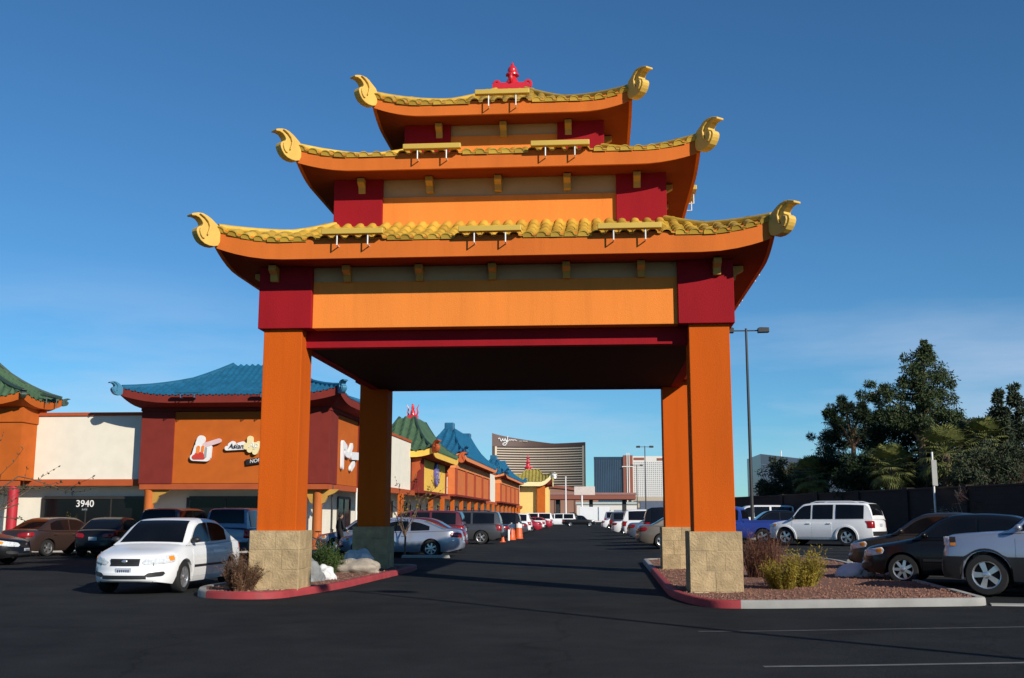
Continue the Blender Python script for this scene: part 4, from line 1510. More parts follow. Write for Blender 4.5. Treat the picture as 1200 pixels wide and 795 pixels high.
class Shell:
    def __init__(self, K):
        self.K = K
        L, W = K['L'], K['W']
        self.L, self.W = L, W
        self.fx = L / 2                                           # nose at +x
        self.xa = [L / 2 - K['fo'], L / 2 - K['fo'] - K['wb']]     # axles

    def f(self, x):
        return (self.fx - x) / self.L

    def top(self, x):
        return smooth_interp(self.K['top'], self.f(x))

    def roofz(self, x):
        return smooth_interp(self.K['roof'], self.f(x))

    def hw(self, x):
        K = self.K
        u = self.f(x)
        h = self.W / 2
        if u < 0.22:
            h -= K['ncorner'] * (1 - u / 0.22) ** 3.2 * 0.62 + 0.045 * (1 - u / 0.22)
        if u > 0.80:
            q = (u - 0.80) / 0.20
            h -= K['tcorner'] * q ** 3.2 + 0.05 * q
        return h

    def shift(self, x, y):
        """How far the plan outline curves back towards the corners at nose and tail."""
        u = self.f(x)
        v = min(1.0, abs(y) / max(self.hw(x), .01)) ** 2.4
        if u < 0.13:
            return -self.K.get('bf', .20) * (1 - max(u, 0) / 0.13) * v
        if u > 0.90:
            return self.K.get('br', .10) * (min(u, 1) - 0.90) / 0.10 * v
        return 0.0

    def face(self, z, tail=False):
        """Forward swell of the bumper on the nose (or tail) at height z."""
        x = -self.fx if tail else self.fx
        q = (self.top(x) - z) / max(.1, self.top(x) - self.bot(x))
        tab = self.K.get('face', [(0, .005), (.12, .03), (.35, .035), (.42, .035), (.47, .07), (.80, .075), (.93, .05), (1, 0)])
        return interp(tab, q) * (0.8 if tail else 1.0)

    def wrap(self, s, z, y0, tail=False, off=0.008):
        """Point on the skin at height z, s metres round the corner from half width y0."""
        e = -1 if tail else 1
        xn = e * self.fx
        yn = self.side_y(xn, z)
        if y0 + s < yn:
            y = y0 + s
            v = y / yn
            return Vector((xn + self.shift(xn, y) + e * (self.face(z, tail) * (1 - v ** 6) + off), y, z))
        x = xn - e * (y0 + s - yn)
        y = self.side_y(x, z)
        return Vector((x + self.shift(x, y) + e * off * .3, y + off, z))

    def bot(self, x):
        u = self.f(x)
        z = self.K['clear']
        if u < 0.10:
            z += 0.05 * (1 - u / 0.10)
        if u > 0.90:
            z += 0.10 * (u - 0.90) / 0.10
        return z

    def arch(self, x):
        R = self.K['r'] * 1.16
        z = 0
        for xa in self.xa:
            if abs(x - xa) < R:
                z = max(z, self.K['r'] * 0.98 + sqrt(R * R - (x - xa) ** 2))
        return z

    def section(self, x):
        """Half section of the lower body from the centre line to the sill: list of (y, z)."""
        t, b, h = self.top(x), self.bot(x), self.hw(x)
        sh = t - 0.055
        P = [(0.0, t + 0.030), (h * .45, t + 0.024), (h * .72, t + 0.008), (h * .86, t - 0.012), (h * .94, sh), (h * .985, lerp(sh, b, .22)), (h * 1.0, lerp(sh, b, .42)),
             (h * .998, lerp(sh, b, .58)), (h * .985, lerp(sh, b, .75)), (h * .965, lerp(sh, b, .90)), (h * .93, b), (h * .80, b + .01)]
        a = self.arch(x)
        if a > b:
            P = [(y, max(z, a)) if i >= 4 else (y, z) for i, (y, z) in enumerate(P)]
            P[-1] = (h * .66, max(P[-1][1], a))
        return P

    def side_y(self, x, z):
        """Half width of the lower body's flank at height z."""
        P = [p for p in self.section(x)][3:11]
        for (y0, z0), (y1, z1) in zip(P, P[1:]):
            if z1 <= z <= z0 and z0 > z1:
                return lerp(y0, y1, (z0 - z) / (z0 - z1))
        return P[-1][0] if z < P[-1][1] else P[0][0]

    def gh_half(self, x, z):
        """Half width of the glasshouse at height z."""
        base = self.hw(x) * .90
        return base - max(0, z - self.top(x)) * self.K.get('tumble', 0.30)


def make_car(name, label, cat, kind, m, loc, rz, detail=1, group=None, lower=None, rim=None, spokes=5, lens=True, dark_roof=False, arches=False, rack=False, plate=True):
    K = KINDS_[kind]
    S = Shell(K)
    L, W = K['L'], K['W']
    t = thing(name, label, cat, (loc[0], loc[1], gz(loc[0], loc[1])), rz, group)
    nx = 64 if detail else 34
    xs_ = [L / 2 - L * (i / nx) for i in range(nx + 1)]
    if detail:
        for xa in S.xa:
            R = K['r'] * 1.16
            xs_ += [xa + R * c for c in (-1.0, -.985, -.93, -.8, .8, .93, .985, 1.0)]
        xs_ += [L / 2 - .012, L / 2 - .03, -L / 2 + .015]
        xs_ = sorted(set(round(x, 4) for x in xs_), reverse=True)
    # lower body
    mb = MB()
    rows = []
    for x in xs_:
        P = S.section(x)
        rows.append([Vector((x + S.shift(x, y), y, z)) for y, z in P])
    for sgn in (1, -1):
        mb.grid([[Vector((p.x, sgn * p.y, p.z)) for p in r] for r in rows])
    for x, tl in ((xs_[0], False), (xs_[-1], True)):
        P = S.section(x)
        top_tab = [(y, z) for y, z in P[:4]]
        e = -1 if tl else 1
        V = [-1, -.94, -.8, -.6, -.4, -.2, 0, .2, .4, .6, .8, .94, 1]
        zr = [None] + [P[j] for j in range(4, 11)]
        fine = []
        for j, q in enumerate(zr):
            if q is None:
                fine.append([Vector((x + S.shift(x, v * P[3][0]), v * P[3][0], interp(top_tab, abs(v * P[3][0])))) for v in V])
            else:
                if j > 1:
                    a = zr[j - 1]
                    m_ = ((a[0] + q[0]) / 2, (a[1] + q[1]) / 2)
                    fine.append([Vector((x + S.shift(x, v * m_[0]) + e * S.face(m_[1], tl) * (1 - abs(v) ** 6), v * m_[0], m_[1])) for v in V])
                k = 0 if j == len(zr) - 1 else 1
                fine.append([Vector((x + S.shift(x, v * q[0]) + k * e * S.face(q[1], tl) * (1 - abs(v) ** 6), v * q[0], q[1])) for v in V])
        mb.grid(fine)
    body = mb.build('body', m, t, smooth=38)
    ub = MB()
    ub.box(-L / 2 + .12, L / 2 - .12, -W / 2 * .62, W / 2 * .62, K['clear'] + .03, .62)
    for xa in (S.xa[0] + K['r'] * 1.25, S.xa[0] - K['r'] * 1.25, S.xa[1] + K['r'] * 1.25, S.xa[1] - K['r'] * 1.25):
        if -L / 2 + .15 < xa < L / 2 - .15:
            ub.box(xa - .02, xa + .02, -S.hw(xa) * .93, S.hw(xa) * .93, K['clear'] + .03, .66)
    ub.build('underbody', M_UNDER, t, fix=False)
    # glasshouse
    u0, u1 = K['roof'][0][0], K['roof'][-1][0]
    ng = 40 if detail else 20
    gx = [L / 2 - L * lerp(u0, u1, i / ng) for i in range(ng + 1)]
    mb = MB()
    rows = []
    for x in gx:
        zt = max(S.roofz(x), S.top(x) + .002)
        zb = S.top(x) - 0.02
        hb, ht = S.gh_half(x, zb), S.gh_half(x, zt)
        e = min(0.07, (zt - zb) * .4)
        row = [(hb, zb), (lerp(hb, ht, .5), lerp(zb, zt - e, .5)), (S.gh_half(x, zt - e), zt - e), (ht - .045, zt - .018), (ht - .12, zt), (ht * .5, zt + .012), (0, zt + .016)]
        row = row + [(-y, z) for y, z in reversed(row[:-1])]
        rows.append([Vector((x, y, z)) for y, z in row])
    roof = mb.grid(rows).build('roof', m if not dark_roof else M_BLACKPLASTIC, t, smooth=38)
    # glass
    def front_glass(ua, ub_, name):
        n = 8
        g = MB()
        rr = []
        for i in range(n + 1):
            x = L / 2 - L * lerp(ua, ub_, i / n)
            zt = S.roofz(x)
            h = S.gh_half(x, zt) - (.10 if detail else .08)
            nrm = 0.008
            dzdx = (S.roofz(x - .02) - S.roofz(x + .02)) / .04
            q = sqrt(1 + dzdx * dzdx)
            sx = nrm * dzdx / q * (1 if dzdx > 0 else 1)
            rr.append([Vector((x + sx, y, zt + nrm / q + .016 * (1 - (abs(y) / max(h, .01)) ** 2) * .8)) for y in [h * v for v in (-1, -.8, -.4, 0, .4, .8, 1)]])
        g.grid(rr)
        return g.build(name, M_GLASS, t, smooth=60)
    front_glass(*K['ws'], 'windshield')
    front_glass(*K['rw'], 'rear_window')
    for sgn in (1, -1):
        for (ua, ub_) in K['side']:
            g = MB()
            rr = []
            n = 8
            for i in range(n + 1):
                x = L / 2 - L * lerp(ua, ub_, i / n)
                zb = S.top(x) + .025
                zt = S.roofz(x) - .085
                # keep clear of the sloping pillars
                for dx in (.05, -.05):
                    zt = min(zt, S.roofz(x + dx) - .08)
                zt = max(zt, zb + .004)
                col = []
                for j in range(4):
                    z = lerp(zb, zt, j / 3)
                    col.append(Vector((x, sgn * (S.gh_half(x, z) + .006), z)))
                rr.append(col)
            g.grid(rr, flip=sgn < 0)
            g.build('side_window', M_GLASS, t, smooth=60)
    # wheels
    for xa in S.xa:
        for sgn in (1, -1):
            make_wheel(t, xa, sgn * (W / 2 - .125), K['r'], sgn, detail, rim, spokes)
    # lamps
    nose, tail = L / 2, -L / 2
    zl = S.top(nose - .12) - .085
    for sgn in (1, -1):
        def lamp(nm, mm, y0, ln, z0, zh0, z1, zh1, tail_=False, par=t, off=.010, n=12, pinch=True):
            rr = []
            for i in range(n + 1):
                q = i / n
                zc, hh = lerp(z0, z1, q), lerp(zh0, zh1, q)
                if pinch:
                    hh *= min(1.0, sqrt(max(0.0, q * (1 - q))) * 3.2) + .02
                rr.append([(lambda p: Vector((p.x, sgn * p.y, p.z)))(S.wrap(q * ln, zc + hh * w_, y0, tail_, off * (1.0 if abs(w_) < 1 else .2))) for w_ in (-1, -.85, -.3, .3, .85, 1)])
            return MB().grid(rr).build(nm, mm, par, smooth=50)
        hn = S.hw(nose)
        if kind == 'jeep':
            hl = lamp('headlight', M_LENS, hn * .62, hn * .36, zl, .085, zl, .085, pinch=False)
            lamp('turn_signal', M_AMBER, hn * .99, .12, zl - .055, .028, zl - .055, .028, par=hl, pinch=False)
            lamp('marker_lamp', M_FRAME, hn * .99, .12, zl + .03, .05, zl + .03, .05, par=hl, pinch=False)
        else:
            hl = lamp('headlight', M_LENS, hn * .52, hn * .48 + .44, zl - .03, .062, zl + .055, .075)
            if detail:
                lamp('turn_signal', M_AMBER, hn * .98 + .19, .20, zl + .035, .045, zl + .05, .05, par=hl, off=.014)
        if kind in ('suv', 'van', 'pickup', 'jeep'):
            ht_ = S.hw(tail)
            lamp('taillight', M_TAIL, ht_ * .80, .20 + ht_ * .2, S.top(tail + .1) - .20, .15, S.top(tail + .1) - .20, .15, True, pinch=False, off=.016)
        else:
            ht_ = S.hw(tail)
            tl_ = lamp('taillight', M_TAIL, ht_ * .50, ht_ * .5 + .30, S.top(tail + .12) - .17, .085, S.top(tail + .2) - .15, .09, True, off=.014)
        # mirror
        xm = L / 2 - L * (K['ws'][0] + .045)
        zm = S.top(xm) + .08
        M_ = Matrix.Translation((xm, sgn * (S.gh_half(xm, zm) + .10), zm))
        MB().ball((0, 0, 0), (.065, .10, .062), 10, 7, M_).box(-.025, .025, -.12, .0, -.05, -.01, M_ @ Matrix.Rotation(0 if sgn > 0 else pi, 4, 'Z')).build('mirror', m if detail > 1 and m is not P_WHITE else M_BLACKPLASTIC if detail > 1 else m, t, smooth=60)
    # grille, intake, plates
    zg = zl - .01
    hgr = S.hw(nose) * (.46 if kind != 'jeep' else .62)
    g = MB()
    n = 10
    for i in range(n):
        pass
    def bulged(y0, y1, z0, z1, d, nm, mm, par=t, nz=3):
        rr = []
        for j in range(nz + 1):
            z = lerp(z0, z1, j / nz)
            row = []
            for i in range(13):
                y = lerp(y0, y1, i / 12)
                p = S.wrap(0, z, min(abs(y), S.side_y(nose, z) - .01), False, d)
                row.append(Vector((p.x, y, p.z)))
            rr.append(row)
        b = MB().grid(rr)
        edge = rr[0] + [r[-1] for r in rr[1:]] + list(reversed(rr[-1][:-1])) + [r[0] for r in reversed(rr[:-1])]
        b.grid([edge, [Vector((p.x - .05, p.y, p.z)) for p in edge]])
        return b.build(nm, mm, par, smooth=40)
    gr = bulged(-hgr, hgr, zg - .085, zg + .05, .006, 'grille', M_BLACKPLASTIC)
    bulged(-hgr * 1.5, hgr * 1.5, S.bot(nose) + .06, S.bot(nose) + .13, .006, 'air_intake', M_BLACKPLASTIC)
    if detail > 1:
        for k in range(3):
            bulged(-hgr * .96, hgr * .96, zg - .062 + k * .035, zg - .054 + k * .035, .014, 'grille_bar', M_FRAME, gr, 1)
        MB().ball((nose + S.face(zg) + .01, 0, zg), (.014, .06, .036), 12, 6).build('badge', M_CHROME, gr, smooth=60)
        for sgn in (1, -1):
            rr = []
            zf = S.bot(nose) + .13
            for i in range(9):
                q = i / 8
                hh = .042 * min(1.0, sqrt(max(0, q * (1 - q))) * 2.6) + .001
                rr.append([(lambda p: Vector((p.x, sgn * p.y, p.z)))(S.wrap(q * .34, zf + q * .03 + hh * w_, S.hw(nose) * .66, False, .008)) for w_ in (-1, 0, 1)])
            MB().grid(rr).build('fog_recess', M_BLACKPLASTIC, t, smooth=60)
    if plate:
        xf = nose + S.face(.45) - .025
        p = MB().box(nose - .02, xf + .035, -.155, .155, .385, .52).build('number_plate', M_PLATE, t, bevel=.006)
        if detail > 1:
            b = MB()
            for i in range(6):
                b.box(xf + .0355, xf + .0375, -.12 + i * .042, -.12 + i * .042 + .026, .415, .485)
            b.build('plate_characters', M_PLATEINK, p, fix=False)
    zt_ = .69 if kind in ('sedan', 'coupe') else .86
    xt_ = tail - S.face(zt_, True) - .012
    p = MB().box(xt_, tail + .03, -.155, .155, .62 if kind in ('sedan', 'coupe') else .80, .75 if kind in ('sedan', 'coupe') else .93).build('number_plate', M_PLATE, t, bevel=.006)
    if kind in ('suv', 'jeep', 'pickup', 'van'):
        rr = []
        for z in (.42, .44, .60, .62):
            row = []
            for i in range(15):
                y = S.side_y(tail, z) * (i / 7 - 1) * .995
                p = S.wrap(0, z, abs(y) * .99, True, .03 if z in (.44, .60) else -.03)
                row.append(Vector((p.x, y, z)))
            rr.append(row)
        MB().grid(rr).build('rear_bumper_strip', M_BLACKPLASTIC, t, smooth=40)
    # doors
    if detail:
        side_u = [K['side'][0], K['side'][1]]
        du = [(K['side'][0][0] - .005, (K['side'][0][1] + K['side'][1][0]) / 2)]
        if kind not in ('coupe',):
            du.append(((K['side'][0][1] + K['side'][1][0]) / 2 + .004, K['side'][1][1] - .005))
        for sgn in (1, -1):
            for ua, ub_ in du:
                x0, x1 = L / 2 - L * ua, L / 2 - L * ub_
                rr = []
                n = 12
                for i in range(n + 1):
                    x = lerp(x0, x1, i / n)
                    zlo = max(S.bot(x) + .10, S.arch(x) + .03)
                    zhi = S.top(x) - .03
                    rr.append([Vector((x, sgn * (S.side_y(x, z) + .005), z)) for z in [lerp(zlo, zhi, j / 8) for j in range(9)]])
                b = MB().grid(rr, flip=sgn > 0)
                inn = lambda p: Vector((p.x, p.y - sgn * .02, p.z))
                edge = [r[0] for r in rr] + rr[-1][1:] + [r[-1] for r in reversed(rr[:-1])] + list(reversed(rr[0][1:-1]))
                edge.append(edge[0])
                b.grid([edge, [inn(p) for p in edge]])
                d = b.build('door', m, t, smooth=30)
                xh = lerp(x0, x1, .86)
                zh = S.top(xh) - .16
                MB().box(xh - .09, xh + .09, -.022, .022, -.018, .018, Matrix.Translation((0, sgn * (S.side_y(xh, zh) + .02), zh))).build('handle', m if m is not P_WHITE or detail > 1 else M_BLACKPLASTIC, d, bevel=.008)
            if detail > 1 and kind == 'sedan':
                b = MB()
                rr = []
                for i in range(17):
                    x = lerp(S.xa[0] - .42, S.xa[1] + .42, i / 16)
                    rr.append([Vector((x, sgn * (S.side_y(x, z) + d_), z)) for z, d_ in ((.485, 0), (.49, .02), (.53, .02), (.535, 0))])
                b.grid(rr).build('side_moulding', M_BLACKPLASTIC, t, smooth=30)
    if lower is not None:                                          # contrasting cladding round the lower body
        for sgn in (1, -1):
            b = MB()
            rr = []
            n = 60
            for i in range(n + 1):
                x = lerp(L / 2 - .03, -L / 2 + .03, i / n)
                zl_ = max(S.bot(x) - .01, S.arch(x) - .005)
                zh = max(.70, zl_ + .04 if S.arch(x) > 0 else .70)
                if S.arch(x) > 0:
                    zh = max(zh, S.arch(x) + .05)
                rr.append([Vector((x, sgn * (S.side_y(x, z) + d_), z)) for z, d_ in [(zl_, -.04), (zl_, .022), (lerp(zl_, zh, .5), .026), (zh, .022), (zh, -.02)]])
            b.grid(rr).build('cladding', lower, t, smooth=40)
        xb = L / 2
        rr = [[Vector((xb - .16 * (abs(y) / (W / 2)) ** 3 + d_, y, z)) for y in [W / 2 * .93 * (k / 6 - 1) for k in range(13)]] for z, d_ in ((.34, -.05), (.36, .05), (.62, .06), (.68, -.02))]
        MB().grid(rr).build('bumper', lower, t, smooth=40)
    if arches:
        for sgn in (1, -1):
            for xa in S.xa:
                R = K['r'] * 1.18
                pts = [(xa + R * cos(a), K['r'] * .98 + R * sin(a)) for a in [pi * k / 16 for k in range(17)]]
                rr = []
                for rad, d_ in ((R * .98, -.02), (R * .985, .035), (R * 1.14, .03), (R * 1.16, -.01)):
                    row = []
                    for k in range(19):
                        a = pi * (-.06 + 1.12 * k / 18)
                        x, z = xa + rad * cos(a), K['r'] * .98 + rad * sin(a)
                        row.append(Vector((x, sgn * (S.side_y(x, min(z, S.top(x) - .06)) + d_), z)))
                    rr.append(row)
                MB().grid(rr).build('wheel_arch', m, t, smooth=40)
    if rack:
        b = MB()
        for sgn in (1, -1):
            pts = []
            for i in range(9):
                x = L / 2 - L * lerp(.42, .86, i / 8)
                z = S.roofz(x)
                pts.append((x, sgn * (S.gh_half(x, z) - .10), z + (.055 if 0 < i < 8 else .0)))
            b.tube(pts, .018, 6)
        b.build('roof_rail', M_BLACKPLASTIC if m is not P_WHITE else m, t, smooth=50)
    if kind == 'pickup':                                           # an open bed
        x0, x1 = -L / 2 + .06, L / 2 - L * .60
        MB().box(x0, x1, -W / 2 * .80, W / 2 * .80, .6, S.top(-1.5) + .036).build('bed', M_UNDER, t, fix=False)
        b = MB()
        for sgn in (1, -1):
            y0, y1 = sorted((sgn * W / 2 * .80, sgn * W / 2 * .93))
            b.box(x0 - .02, x1, y0, y1, .95, S.top(-1.5) + .075)
        b.box(-L / 2 + .01, -L / 2 + .07, -W / 2 * .86, W / 2 * .86, .95, S.top(-1.5) + .07)
        b.build('bed_rail', m, t, bevel=.012)
    return t


DN = -pi / 2          # facing the camera side
# nearest, one at a time
make_car('parked_car', 'white sedan facing the viewer with half its side in shade, beside the left gate pillar', 'car', 'sedan', P_WHITE, (-9.08, 22.95), DN - 0.02, 2, spokes=5)
make_car('parked_car', 'silver blue two door coupe parked right behind the dark rear gate pillar', 'car', 'coupe', P_SILVER, (-7.55, 41.9), pi, 2, spokes=7)
make_car('parked_suv', 'white sport utility with black windows and flared wheel arches by the right wall', 'car', 'suv', P_WHITE, (9.75, 48.3), pi - 0.58, 2, arches=True, rack=True)
make_car('parked_suv', 'silver off roader with black lower cladding cut by the right photo edge', 'car', 'jeep', P_SILVER, (8.75, 20.9), pi - 0.45, 2, lower=M_BLACKPLASTIC)
make_car('parked_car', 'black sedan nosed up to the kerb behind the silver off roader', 'car', 'sedan', P_BLACK, (7.95, 24.0), pi - 0.45, 2, spokes=7)
make_car('parked_car', 'dark taupe sedan behind the black one, farthest of the three at the island', 'car', 'sedan', P_TAUPE, (8.55, 28.0), pi - 0.45, 1)
make_car('parked_pickup', 'bright blue pickup truck with open bed next to the white sport utility', 'pickup truck', 'pickup', P_BLUE, (6.5, 52.6), pi - 0.35, 1)
# the row in front of the cream shop, mostly in the gate's shadow
make_car('parked_car', 'black car pulling out at the left photo edge, only its nose in view', 'car', 'sedan', P_BLACK, (-20.2, 33.2), 0.05, 2)
make_car('parked_car', 'brown sedan parked by the red column under the cream shop wall', 'car', 'sedan', P_BROWN_SHADED, (-21.3, 41.9), 1.25, 1)
make_car('parked_car', 'dark sedan with a bright roof edge parked under the 3940 window', 'car', 'sedan', P_BLACK, (-18.9, 41.7), pi / 2 + 0.1, 1)
make_car('parked_suv', 'small dark sport utility parked in front of the orange column', 'car', 'suv', P_NAVY, (-16.35, 42.0), pi / 2, 0)
make_car('parked_suv', 'grey sport utility half hidden between the white sedan and the gate pillar', 'car', 'suv', P_STEEL, (-13.3, 40.4), pi / 2 + 0.05, 0)
# left side of the driveway, going away
ROW = 'cars parked in a row along the left side of the driveway'
make_car('parked_car', 'olive sedan with maroon flank tucked behind the silver coupe', 'car', 'sedan', P_MAROON, (-7.9, 46.6), pi, 1, ROW)
make_car('parked_car', 'pale car whose glass roof edge shows above the silver coupe', 'car', 'sedan', P_STEEL, (-9.2, 44.4), pi, 1, ROW)
make_car('parked_car', 'bright blue car roof showing above the coupe bonnet', 'car', 'sedan', P_SKY, (-9.3, 50.8), pi, 0, ROW)
make_car('parked_suv', 'dark maroon sport utility behind the olive sedan', 'car', 'suv', P_MAROON, (-9.0, 54.6), pi, 0, ROW)
make_car('parked_suv', 'big dark grey sport utility with bright alloy wheels and red tail lamp', 'car', 'suv', P_GREY, (-7.75, 61.5), pi, 1, ROW, rack=True)
make_car('parked_car', 'navy sedan just beyond the dark grey sport utility', 'car', 'sedan', P_NAVY, (-8.0, 71.0), pi, 0, ROW)
make_car('parked_suv', 'black sport utility behind the orange traffic drums', 'car', 'suv', P_BLACK, (-8.0, 80.5), pi, 0, ROW)
make_car('parked_car', 'dark sedan with white bonnet glare past the traffic drums', 'car', 'sedan', P_GREY, (-8.0, 88.5), pi, 0, ROW)
make_car('parked_suv', 'white sport utility in the left row before the red hatchback', 'car', 'suv', P_WHITE, (-8.4, 99.0), pi, 0, ROW)
make_car('parked_car', 'small red car low beside the white sport utility, left row', 'car', 'sedan', P_RED, (-8.0, 111.0), pi, 0, ROW)
make_car('parked_pickup', 'white pickup truck past the small red car', 'pickup truck', 'pickup', P_WHITE, (-8.6, 124.0), pi, 0, ROW)
make_car('parked_car', 'red car at the far end of the left row', 'car', 'sedan', P_RED, (-8.3, 143.0), pi, 0, ROW)
make_car('parked_van', 'tall white van at the end of the left row', 'van', 'van', P_WHITE, (-9.2, 158.0), pi, 0, ROW)
make_car('parked_van', 'white van standing before the brown curved building', 'van', 'van', P_WHITE, (-6.5, 185.0), pi, 0)
make_car('moving_pickup', 'black pickup crossing the far end of the driveway', 'pickup truck', 'pickup', P_BLACK, (-3.2, 176.0), 0.12, 0)
# right side of the driveway
ROW2 = 'cars parked in a row along the right side of the driveway'
make_car('parked_car', 'tan sedan with its tail to the driveway, nearest of the right row', 'car', 'sedan', P_TAN, (4.0, 50.2), 0.04, 1, ROW2)
make_car('parked_suv', 'black sport utility just past the tan sedan', 'car', 'suv', P_BLACK, (4.6, 55.8), 0, 0, ROW2)
make_car('parked_car', 'silver hatchback sitting past the black sport utility, right row', 'car', 'sedan', P_STEEL, (3.9, 62.0), 0, 1, ROW2)
make_car('parked_suv', 'black windowed white sport utility with bright bonnet, right row', 'car', 'suv', P_WHITE, (3.9, 72.0), 0, 0, ROW2)
make_car('parked_car', 'white sedan with dark windows farther along the right row', 'car', 'sedan', P_WHITE, (3.3, 86.0), 0, 0, ROW2)
make_car('parked_suv', 'dark sport utility in the far part of the right row', 'car', 'suv', P_GREY, (3.4, 104.0), 0, 0, ROW2)
make_car('parked_car', 'white car near the end of the right row', 'car', 'sedan', P_WHITE, (2.6, 128.0), 0, 0, ROW2)
make_car('parked_van', 'pale van at the end of the right row', 'van', 'van', P_SILVER, (3.4, 150.0), 0, 0, ROW2)
make_car('parked_suv', 'white wagon seen over the blue pickup bed', 'car', 'suv', P_WHITE, (9.4, 66.5), pi, 0)
make_car('parked_car', 'dark car roof between the blue pickup and the white wagon', 'car', 'sedan', P_BLACK, (9.2, 58.2), pi, 0)
# box trailer
bx = thing('box_truck', 'white box truck standing before the red brown canopy', 'truck', (-0.5, 214, 0), 0.0)
MB().box(-3.2, 2.6, -1.25, 1.25, 0.75, 3.4).build('cargo_box', P_WHITE, bx, bevel=.05)
MB().prism([(2.65, .55), (4.6, .55), (4.6, 1.45), (4.2, 1.6), (3.75, 2.5), (2.65, 2.6)], -1.1, 1.1).build('cab', P_WHITE, bx, bevel=.05)
MB().prism([(3.72, 1.62), (4.22, 1.62), (3.8, 2.4), (3.72, 2.4)], -1.12, 1.12).build('cab_window', M_GLASS, bx, fix=False)
for x in (-1.9, 3.6):
    for s_ in (1, -1):
        make_wheel(bx, x, s_ * 1.05, 0.45, s_, 0)

# ------------------------------------------------------------------ trees and plants
F_DARK = foliage_mat('dark_needles', (0.010, 0.020, 0.009), (0.032, 0.055, 0.020))
F_MID = foliage_mat('eucalyptus_leaves', (0.022, 0.040, 0.014), (0.085, 0.110, 0.042))
F_GREY = foliage_mat('grey_green_leaves', (0.024, 0.036, 0.018), (0.070, 0.085, 0.045))
F_PALM = foliage_mat('palm_fronds', (0.06, 0.08, 0.022), (0.23, 0.23, 0.065))
F_BUSH = foliage_mat('bush_leaves', (0.02, 0.045, 0.012), (0.085, 0.13, 0.03))
F_YELLOW = foliage_mat('yellow_shrub_leaves', (0.10, 0.085, 0.012), (0.36, 0.26, 0.035))
F_DRY = foliage_mat('dry_brown_twigs', (0.06, 0.030, 0.018), (0.20, 0.11, 0.06))
F_RUST = foliage_mat('rust_twigs', (0.10, 0.04, 0.025), (0.26, 0.12, 0.07))


def rand_dir(r):
    while True:
        v = Vector((r.uniform(-1, 1), r.uniform(-1, 1), r.uniform(-1, 1)))
        if 0.05 < v.length < 1:
            return v.normalized()


def leaf(mb, p, d, up, ln, w):
    """One leaf: a pointed blade folded along its middle."""
    s = d.cross(up)
    s = s.normalized() * w / 2 if s.length > 1e-4 else d.orthogonal().normalized() * w / 2
    mid = p + d * ln * .45 + up * w * .12
    mb.add([p, mid + s, p + d * ln, mid - s], [(0, 1, 2, 3)])


def tree(name, label, x, y, trunk_h, trunk_r, blobs, leaf_m, bark, seed, ln=.22, w=.09, dens=1.0, group=None, clumps=11, lean=(0, 0), drop=0.0):
    r = random.Random(seed)
    z0 = gz(x, y)
    t = thing(name, label, 'tree', (x, y, z0), 0, group)
    tb = MB()
    top = Vector((lean[0], lean[1], trunk_h))
    path = [Vector((0, 0, -.1))]
    for i in range(1, 7):
        q = i / 6
        path.append(Vector((lean[0] * q * q + r.uniform(-.06, .06), lean[1] * q * q + r.uniform(-.06, .06), trunk_h * q)))
    tb.tube(path, [lerp(trunk_r * 1.25, trunk_r * .45, i / 6) for i in range(7)], 9)
    cb = MB()
    for (bx, by, bz, rx, ry, rz) in blobs:
        c = Vector((bx, by, bz))
        q = min(.95, max(.35, (bz - rz * .6) / trunk_h))
        st = path[min(6, int(q * 6))]
        m1 = st.lerp(c, .5) + Vector((r.uniform(-.15, .15), r.uniform(-.15, .15), .15))
        tb.tube([st, m1, c], [trunk_r * .42, trunk_r * .26, trunk_r * .1], 6)
        n = max(5, int(clumps * 1.35 * (rx * rz) ** .5))
        for k in range(n):
            d = rand_dir(r)
            rad = r.uniform(.40, 1.12)
            cc = c + Vector((d.x * rx, d.y * ry, d.z * rz)) * rad
            tb.tube([c.lerp(cc, .15), cc], [trunk_r * .08, trunk_r * .03], 4, caps=False)
            cr_ = r.uniform(.20, .46) * min(rx, rz) ** .5
            m = int(r.uniform(70, 125) * dens)
            for _ in range(m):
                e = rand_dir(r)
                p = cc + Vector((e.x, e.y, e.z * .75)) * cr_ * (r.random() ** .45 if r.random() < .86 else r.uniform(1.0, 1.45))
                dd = (e + rand_dir(r) * .8 + Vector((0, 0, -drop))).normalized()
                leaf(cb, p, dd, rand_dir(r), ln * r.uniform(.6, 1.2), w * r.uniform(.7, 1.2))
    tb.build('trunk', bark, t, smooth=50, fix=False)
    cb.build('crown', leaf_m, t, fix=False)
    return t


